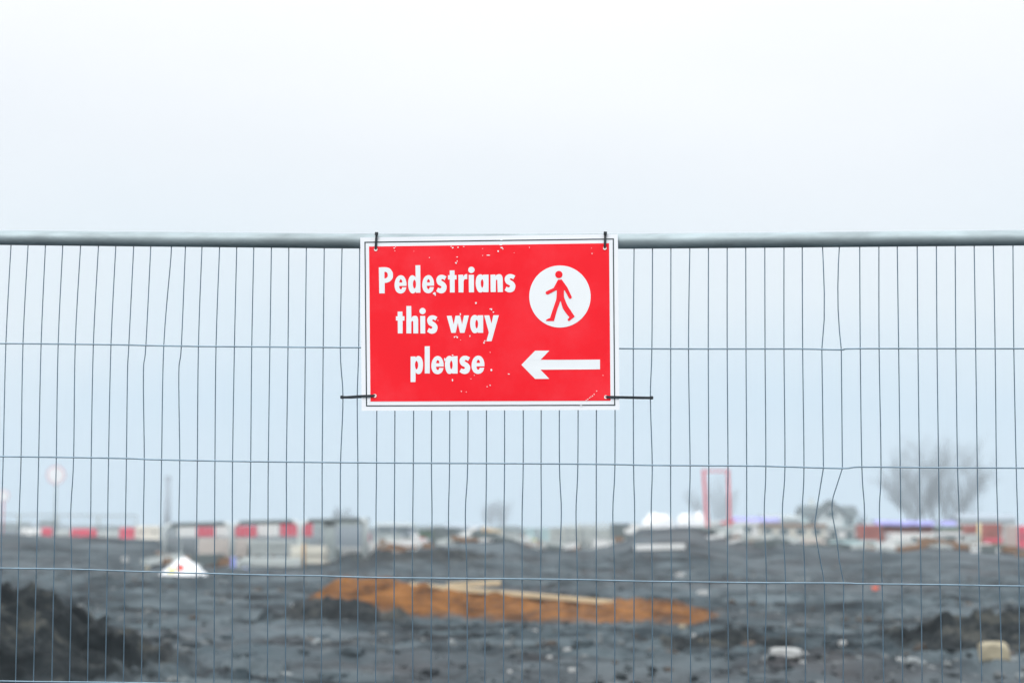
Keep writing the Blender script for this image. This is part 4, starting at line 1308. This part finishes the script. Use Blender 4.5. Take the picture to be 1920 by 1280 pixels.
cabin(1548, 1608, 987, 142, 'plwhite', 'steel', 'low white site cabin in front of the gabled house', 2)
stack(1553, 1645, 1011, 1032, 3, 93, 'panel_stack', 'teal', 'flat stack of pale teal panels on the right bank, dark board on top', 'panel stack', 1.4, False, 0.05, piece='panel')
o = MB().box(P(1573, 1010.5, 93), (66 * mpp(93), 1.4, 0.09), Matrix.Rotation(-0.02, 3, 'Y'), 0.01).build('dark_board', M['roof'], origin=P(1573, 1013, 93))
tag(o, 'thin dark board lying on the stack of teal panels', 'board')
stack(1500, 1545, 1010, 1032, 4, 91, 'rubble_stack', 'beige', 'untidy pile of beige slabs left of the teal panel stack', 'slab stack', 0.8, False, 0.12, piece='slab', rot=5)
stack(1366, 1442, 1016, 1024, 1, 89.5, 'pale_slab', 'conc', 'pale concrete slab lying on the bank below the white cabin', 'slab', 0.8, False, 0.0, piece='slab')

def skip(a, b, y0, Y, lab, mt='rust'):
    """open waste skip / tipper body: sloped ends, ribs, rim"""
    pa, pb = P(a, y0, Y), P(b, y0, Y)
    cx = (pa.x + pb.x) / 2; w = pb.x - pa.x
    base = Vector((cx, Y, G0(cx, Y)))
    h = pa.z - base.z; d = 1.7
    t = thing('rusty_skip', lab, 'skip', base, 'rust red skips')
    MB().prism([Vector((cx - w / 2, Y, base.z + h * .94)), Vector((cx + w / 2, Y, base.z + h * .94)), Vector((cx + w * .5, Y, base.z + h * .5)), Vector((cx + w * .38, Y, base.z)), Vector((cx - w * .38, Y, base.z)), Vector((cx - w * .5, Y, base.z + h * .5))], Vector((0, 0, 0)), Vector((0, d, 0))).build('body', M[mt], t)
    MB().box((cx, Y + d / 2, base.z + h * .97), (w * 1.02, d * 1.03, h * .06), None, 0.01).build('rim', M[mt], t)
    for k in range(1, 4):
        MB().box((cx - w / 2 + w * k / 4, Y - .04, base.z + h * .6), (0.09, 0.08, h * .62), None).build('rib', M[mt], t)
skip(1613, 1652, 983, 120, 'rust red skip, leftmost of the row at right')
skip(1654, 1722, 983, 122, 'long rust red skip under the blue tarpaulin')
skip(1727, 1750, 984, 122, 'short rust red skip right of the long one')
skip(1842, 1878, 981, 118, 'rust red skip with red stripe near the right edge')
skip(1808, 1831, 983, 126, 'dark rust skip left of the yellow post')
def tarp(a, b, y0, Y, lab, th=5):
    p, q = P(a, y0, Y), P(b, y0, Y)
    w = q.x - p.x
    vs, fs = [], []
    n, m_ = 24, 6
    for j in range(m_ + 1):
        v = j / m_
        for i in range(n + 1):
            u = i / n
            z = p.z - 0.10 * abs(2 * v - 1) ** 2 + 0.05 * noise.noise(Vector((u * 7, v * 3, a)))
            vs.append(Vector((p.x + w * u, Y - .1 + 1.8 * v, z)))
    for j in range(m_):
        for i in range(n): fs.append((j * (n + 1) + i, j * (n + 1) + i + 1, (j + 1) * (n + 1) + i + 1, (j + 1) * (n + 1) + i))
    # hanging front hem
    hem = th * mpp(Y)
    o0 = len(vs)
    for i in range(n + 1):
        vs.append(vs[i] + Vector((0, -.06, -hem)))
    for i in range(n): fs.append((i + 1, i, o0 + i, o0 + i + 1))
    mb = MB(); mb.add(vs, fs, True)
    o = mb.build('tarpaulin', M['tarp'], origin=Vector((p.x + w / 2, Y, p.z - hem)), fix=True)
    tag(o, lab, 'tarpaulin', 'violet blue tarpaulins')
tarp(1640, 1752, 975, 121.7, 'violet blue tarpaulin draped over the rust red skips')
tarp(1762, 1794, 976, 121.7, 'short violet blue tarpaulin above the green roofed shed')
tarp(1374, 1462, 969, 137.0, 'long violet blue tarpaulin on the white cabin roof beside the red gantry', 5)
cabin(1762, 1800, 987, 121.5, 'plwhite', 'green', 'small shed with a dark green roof right of the skips', 1)
stack(1662, 1764, 998, 1024, 5, 100, 'panel_stack', 'plwhite', 'wide stack of white panels in front of the rust red skips', 'panel stack', 1.4, False, 0.08, piece='panel')
cabin(1764, 1801, 998, 97, 'plwhite', 'plwhite', 'white box cabin with one small window standing on the right bank', 1, 1.4, 0.1)
stack(1802, 1832, 1000, 1034, 4, 97.5, 'panel_stack', 'conc', 'narrow stack of pale panels right of the white box cabin', 'panel stack', 1.0, False, 0.05, piece='panel')
p, q = P(1836, 1034, 99), P(1836, 980, 99)
tag(MB().tube([p, q], 0.07, 8).build('yellow_post', M['yellow'], origin=p), 'upright pale yellow post left of the striped skip', 'post')
o = MB().box(P(1862, 1013, 105), (0.8, 0.5, 0.2), None, .02).build('red_box', M['plred'], origin=P(1862, 1017, 105)); tag(o, 'flat red box below the striped skip near the right edge', 'box')
o = MB().box(P(1864, 1022, 104), (0.9, 0.5, 0.12), None, .02).build('green_sheet', M['green'], origin=P(1864, 1025, 104)); tag(o, 'dark green sheet under the flat red box', 'sheet')
stack(1838, 1930, 1026, 1040, 2, 92, 'slab_stack', 'conc', 'low pale slab stack on the bank at the right edge', 'slab stack', 1.0, False, 0.08, piece='slab')
crate_box(1884, 1908, 985, 121, 'beige', 'beige crate left of the red barrier at the right edge')
jersey(1909, 1940, 985, 119, 'plred', 'red plastic barrier cut by the right picture edge', None)

# ------------------------------------------------------------------ house, chimney, trees
def house():
    Y = 255.0
    s = mpp(Y)
    c = P(1555, 985, Y)
    base = Vector((c.x, Y, G0(c.x, Y)))
    t = thing('gabled_house', 'distant pale house with a dark pointed gable roof', 'house', base)
    L, Rr = P(1508, 962, Y), P(1606, 962, Y)
    ez = P(1555, 963, Y).z
    MB().box(((L.x + Rr.x) / 2, Y + 3, (base.z + ez) / 2), (Rr.x - L.x, 6, ez - base.z), None).build('wall', M['teal'], t)
    # main roof, ridge across
    rz = P(1530, 947, Y).z
    poly = [Vector((0, Y - .4, ez - .1)), Vector((0, Y + 3, rz)), Vector((0, Y + 6.4, ez - .1))]
    rf = MB().prism([p + Vector((L.x - .3, 0, 0)) for p in poly], Vector((0, 0, 0)), Vector((Rr.x - L.x + .6, 0, 0))).build('roof', M['roof'], t)
    MB().box((L.x + 1.2, Y + 3, rz + .2), (.6, .6, 1.2), None).build('chimney', M['render'], rf)
    # front gable
    g0, g1, gp = P(1534, 966, Y - 1), P(1582, 966, Y - 1), P(1558, 944, Y - 1)
    MB().prism([Vector((g0.x, Y - 1, base.z)), Vector((g1.x, Y - 1, base.z)), Vector((g1.x, Y - 1, g1.z)), Vector((gp.x, Y - 1, gp.z - .15)), Vector((g0.x, Y - 1, g0.z))], Vector((0, 0, 0)), Vector((0, 3, 0))).build('gable_wall', M['render'], t)
    for a, b in ((g0, gp), (g1, gp)):
        d = (b - a); a2 = a - d * .14
        MB().prism([Vector((a2.x, Y - 1.4, a2.z)), Vector((b.x, Y - 1.4, b.z)), Vector((b.x, Y - 1.4, b.z + .45)), Vector((a2.x, Y - 1.4, a2.z + .45))], Vector((0, 0, 0)), Vector((0, 4.5, 0))).build('gable_roof', M['roof'], t)
    for x, w, z0, z1 in ((gp.x, 1.1, g0.z - .2, gp.z - .7), (L.x + .9, .8, ez - 1.3, ez - .4), (Rr.x - .7, .7, ez - 1.3, ez - .4)):
        yy = Y - 1.03 if abs(x - gp.x) < .1 else Y - .03
        f = MB().box((x, yy, (z0 + z1) / 2), (w + .16, 0.08, z1 - z0 + .16), None).build('window', M['plwhite'], t)
        MB().box((x, yy - .05, (z0 + z1) / 2), (w, 0.03, z1 - z0), None).build('pane', M['glass'], f)
house()
def chimney():
    Y = 430.0
    b, t_ = P(313, 992, Y), P(313, 893, Y)
    t = thing('factory_chimney', 'faint slender grey chimney far away at left', 'chimney', Vector((b.x, Y, 0)))
    MB().tube([Vector((b.x, Y, 0)), Vector((b.x, Y, t_.z * .5)), Vector((b.x, Y, t_.z))], 0.6, 14, taper=[.75, .6, .48]).build('shaft', M['chim'], t)
    MB().tube([Vector((b.x, Y, t_.z - .5)), Vector((b.x, Y, t_.z + .1))], 0.62, 14).build('cap_ring', M['chim'], t)
chimney()

def bare_tree(px, pbase, ptop, spread_px, Y, seed, lab, stems=3, name='bare_tree', leaf=False):
    rnd = random.Random(seed)
    b = P(px, pbase, Y); base = Vector((b.x, Y, G0(b.x, Y)))
    H = P(px, ptop, Y).z - base.z
    Rmax = spread_px * mpp(Y)
    t = thing(name, lab, 'tree', base, 'bare winter trees')
    trunk, crown = MB(), MB()
    def grow(p, d, L, r, lev, mbt):
        n = 4
        pts, rs = [p.copy()], [r]
        dd = d.copy()
        for k in range(n):
            dd = (dd + Vector((rnd.uniform(-.16, .16), rnd.uniform(-.16, .16), rnd.uniform(-.04, .10)))).normalized()
            p = p + dd * (L / n)
            pts.append(p.copy()); rs.append(r * (1 - .55 * (k + 1) / n))
        mbt.tube(pts, r, 5 if lev < 2 else 3, False, taper=rs)
        if lev >= 4: return
        nb = (8, 6, 6, 5)[lev]
        for k in range(nb):
            f = 0.18 + 0.82 * (k + rnd.random() * .6) / nb
            f = min(f, 1.0)
            i = min(int(f * n), n - 1); q = pts[i].lerp(pts[i + 1], f * n - i)
            a = rnd.uniform(0, 2 * math.pi)
            sp = rnd.uniform(0.40, 1.0)
            nd = (dd * 0.9 + Vector((math.cos(a) * sp, math.sin(a) * sp, rnd.uniform(.0, .35)))).normalized()
            grow(q, nd, L * rnd.uniform(.46, .68), max(rs[i] * .5, 0.009), lev + 1, crown)
    for k in range(stems):
        lean = (k - (stems - 1) / 2) / max(1, stems)
        d = Vector((lean * 2.7 * Rmax / H, rnd.uniform(-.2, .2), 1)).normalized()
        grow(base + Vector((lean * Rmax * 0.35, 0, 0)), d, H * rnd.uniform(.50, .60) * (1 - .25 * abs(lean)), 0.0095 * H, 0, trunk)
    trunk.build('trunk', M['bark'], t, fix=False)
    crown.build('crown', M['bark'], t, fix=False)
bare_tree(1752, 990, 800, 135, 340.0, 52, 'large bare many stemmed tree above the skips at right', 7)
bare_tree(1345, 985, 884, 58, 500.0, 9, 'faint bare tree behind the red gantry', 3)
bare_tree(932, 985, 926, 34, 520.0, 14, 'small faint bare tree left of centre on the horizon', 3)
bare_tree(642, 985, 950, 22, 340.0, 17, 'tiny faint bare tree behind the steel frame', 2)
bare_tree(1590, 985, 955, 18, 262.0, 23, 'low bare bushy tree beside the gabled house', 3)

def shed(a, b, yt, ye, Y, wall, roof, lab):
    L, Rr = P(a, yt, Y), P(b, yt, Y)
    ez = P((a + b) / 2, ye, Y).z
    base = Vector(((L.x + Rr.x) / 2, Y, G0((L.x + Rr.x) / 2, Y)))
    t = thing('distant_shed', lab, 'shed', base, 'distant sheds')
    MB().box((base.x, Y + 4, (base.z + ez) / 2), (Rr.x - L.x, 8, ez - base.z)).build('wall', M[wall], t)
    poly = [Vector((L.x - .3, Y - .4, ez - .05)), Vector((L.x - .3, Y + 4, L.z)), Vector((L.x - .3, Y + 8.4, ez - .05))]
    MB().prism(poly, Vector((0, 0, 0)), Vector((Rr.x - L.x + .6, 0, 0))).build('roof', M[roof], t)
    n = max(2, int((Rr.x - L.x) / 3))
    for k in range(n):
        x = L.x + (Rr.x - L.x) * (k + .5) / n
        MB().box((x, Y - .03, base.z + (ez - base.z) * .62), (1.2, .08, (ez - base.z) * .3)).build('window', M['glass'], t)
shed(1440, 1502, 964, 972, 230.0, 'render', 'steel', 'pale distant shed between the blue tarpaulin and the gabled house')
shed(1806, 1905, 962, 972, 240.0, 'render', 'chim', 'long pale distant shed right of the large bare tree')
shed(706, 770, 979, 985, 210.0, 'chim', 'steel', 'grey distant shed right of the steel frame')
shed(838, 902, 982, 988, 220.0, 'render', 'chim', 'low pale distant shed left of the small bare tree')

def debris(name, lab, mt, spans, n, seed):
    rnd = random.Random(seed)
    mb = MB()
    for k in range(n):
        a, b, y0, y1 = spans[rnd.randrange(len(spans))]
        Y = rnd.uniform(y0, y1); px = rnd.uniform(a, b)
        x = GX(px, Y); z = G(x, Y)
        L_, w, h = rnd.uniform(.25, 1.3), rnd.uniform(.2, .6), rnd.uniform(.08, .32)
        rot = Matrix.Rotation(rnd.uniform(-.22, .22), 3, 'Y') @ RZ(rnd.uniform(-40, 40))
        mb.box((x, Y, z + h * .4 + rnd.random() * .12), (L_, w, h), rot)
    tag(mb.build(name, M[mt], fix=True), lab, kind='stuff')
SP1 = [(640, 760, 80, 90), (700, 850, 84, 92), (830, 1050, 86, 92), (960, 1200, 86, 91), (1330, 1480, 84, 91), (1460, 1700, 85, 91), (1640, 1930, 85, 91), (1640, 1930, 86, 91), (300, 460, 70, 76)]
debris('pale_debris', 'pale broken boards and blocks strewn along the far bank', 'conc', SP1, 75, 31)
debris('white_debris', 'whitish scraps strewn along the far bank', 'plwhite', SP1, 45, 32)
debris('brown_debris', 'brown timber offcuts strewn along the far bank', 'brown', SP1, 40, 33)
debris('dark_debris', 'dark grey scrap strewn along the far bank', 'darksteel', SP1, 40, 34)

def treeline():
    rnd = random.Random(77)
    mb = MB()
    for k in range(150):
        Y = rnd.uniform(430, 560)
        px = rnd.uniform(-900, 2800)
        h = rnd.uniform(0.8, 1.7) * (1.0 + 0.5 * noise.noise(Vector((px * 0.006, 0, 0))))
        w = rnd.uniform(4, 9)
        x = GX(px, Y)
        vs, fs = rock(300 + k % 12, w, 3.0, h * 1.5, 2)
        mb.add([v * (1 + 0.12 * noise.noise(v * 1.3)) + Vector((x, Y, h * .4)) for v in vs], fs, False)
    tag(mb.build('distant_treeline', M['hedge'], fix=False), 'far hazy hedge line along the horizon', kind='stuff')
treeline()

# ------------------------------------------------------------------ the damp air over the site
def haze():
    mb = MB()
    x0, x1, y0, y1, z0, z1 = -420, 420, -70, 640, -1.5, 26
    mb.box(((x0 + x1) / 2, (y0 + y1) / 2, (z0 + z1) / 2), (x1 - x0, y1 - y0, z1 - z0))
    m = bpy.data.materials.new('damp_air')
    m.use_nodes = True
    t = m.node_tree
    for n in list(t.nodes): t.nodes.remove(n)
    o_ = t.nodes.new('ShaderNodeOutputMaterial')
    v = t.nodes.new('ShaderNodeVolumePrincipled')
    v.inputs['Color'].default_value = (0.86, 0.945, 1.0, 1)
    v.inputs['Density'].default_value = 0.0011
    v.inputs['Anisotropy'].default_value = 0.2
    t.links.new(v.outputs[0], o_.inputs['Volume'])
    tag(mb.build('haze', m, fix=True), 'thin damp haze over the whole site', kind='stuff')
haze()
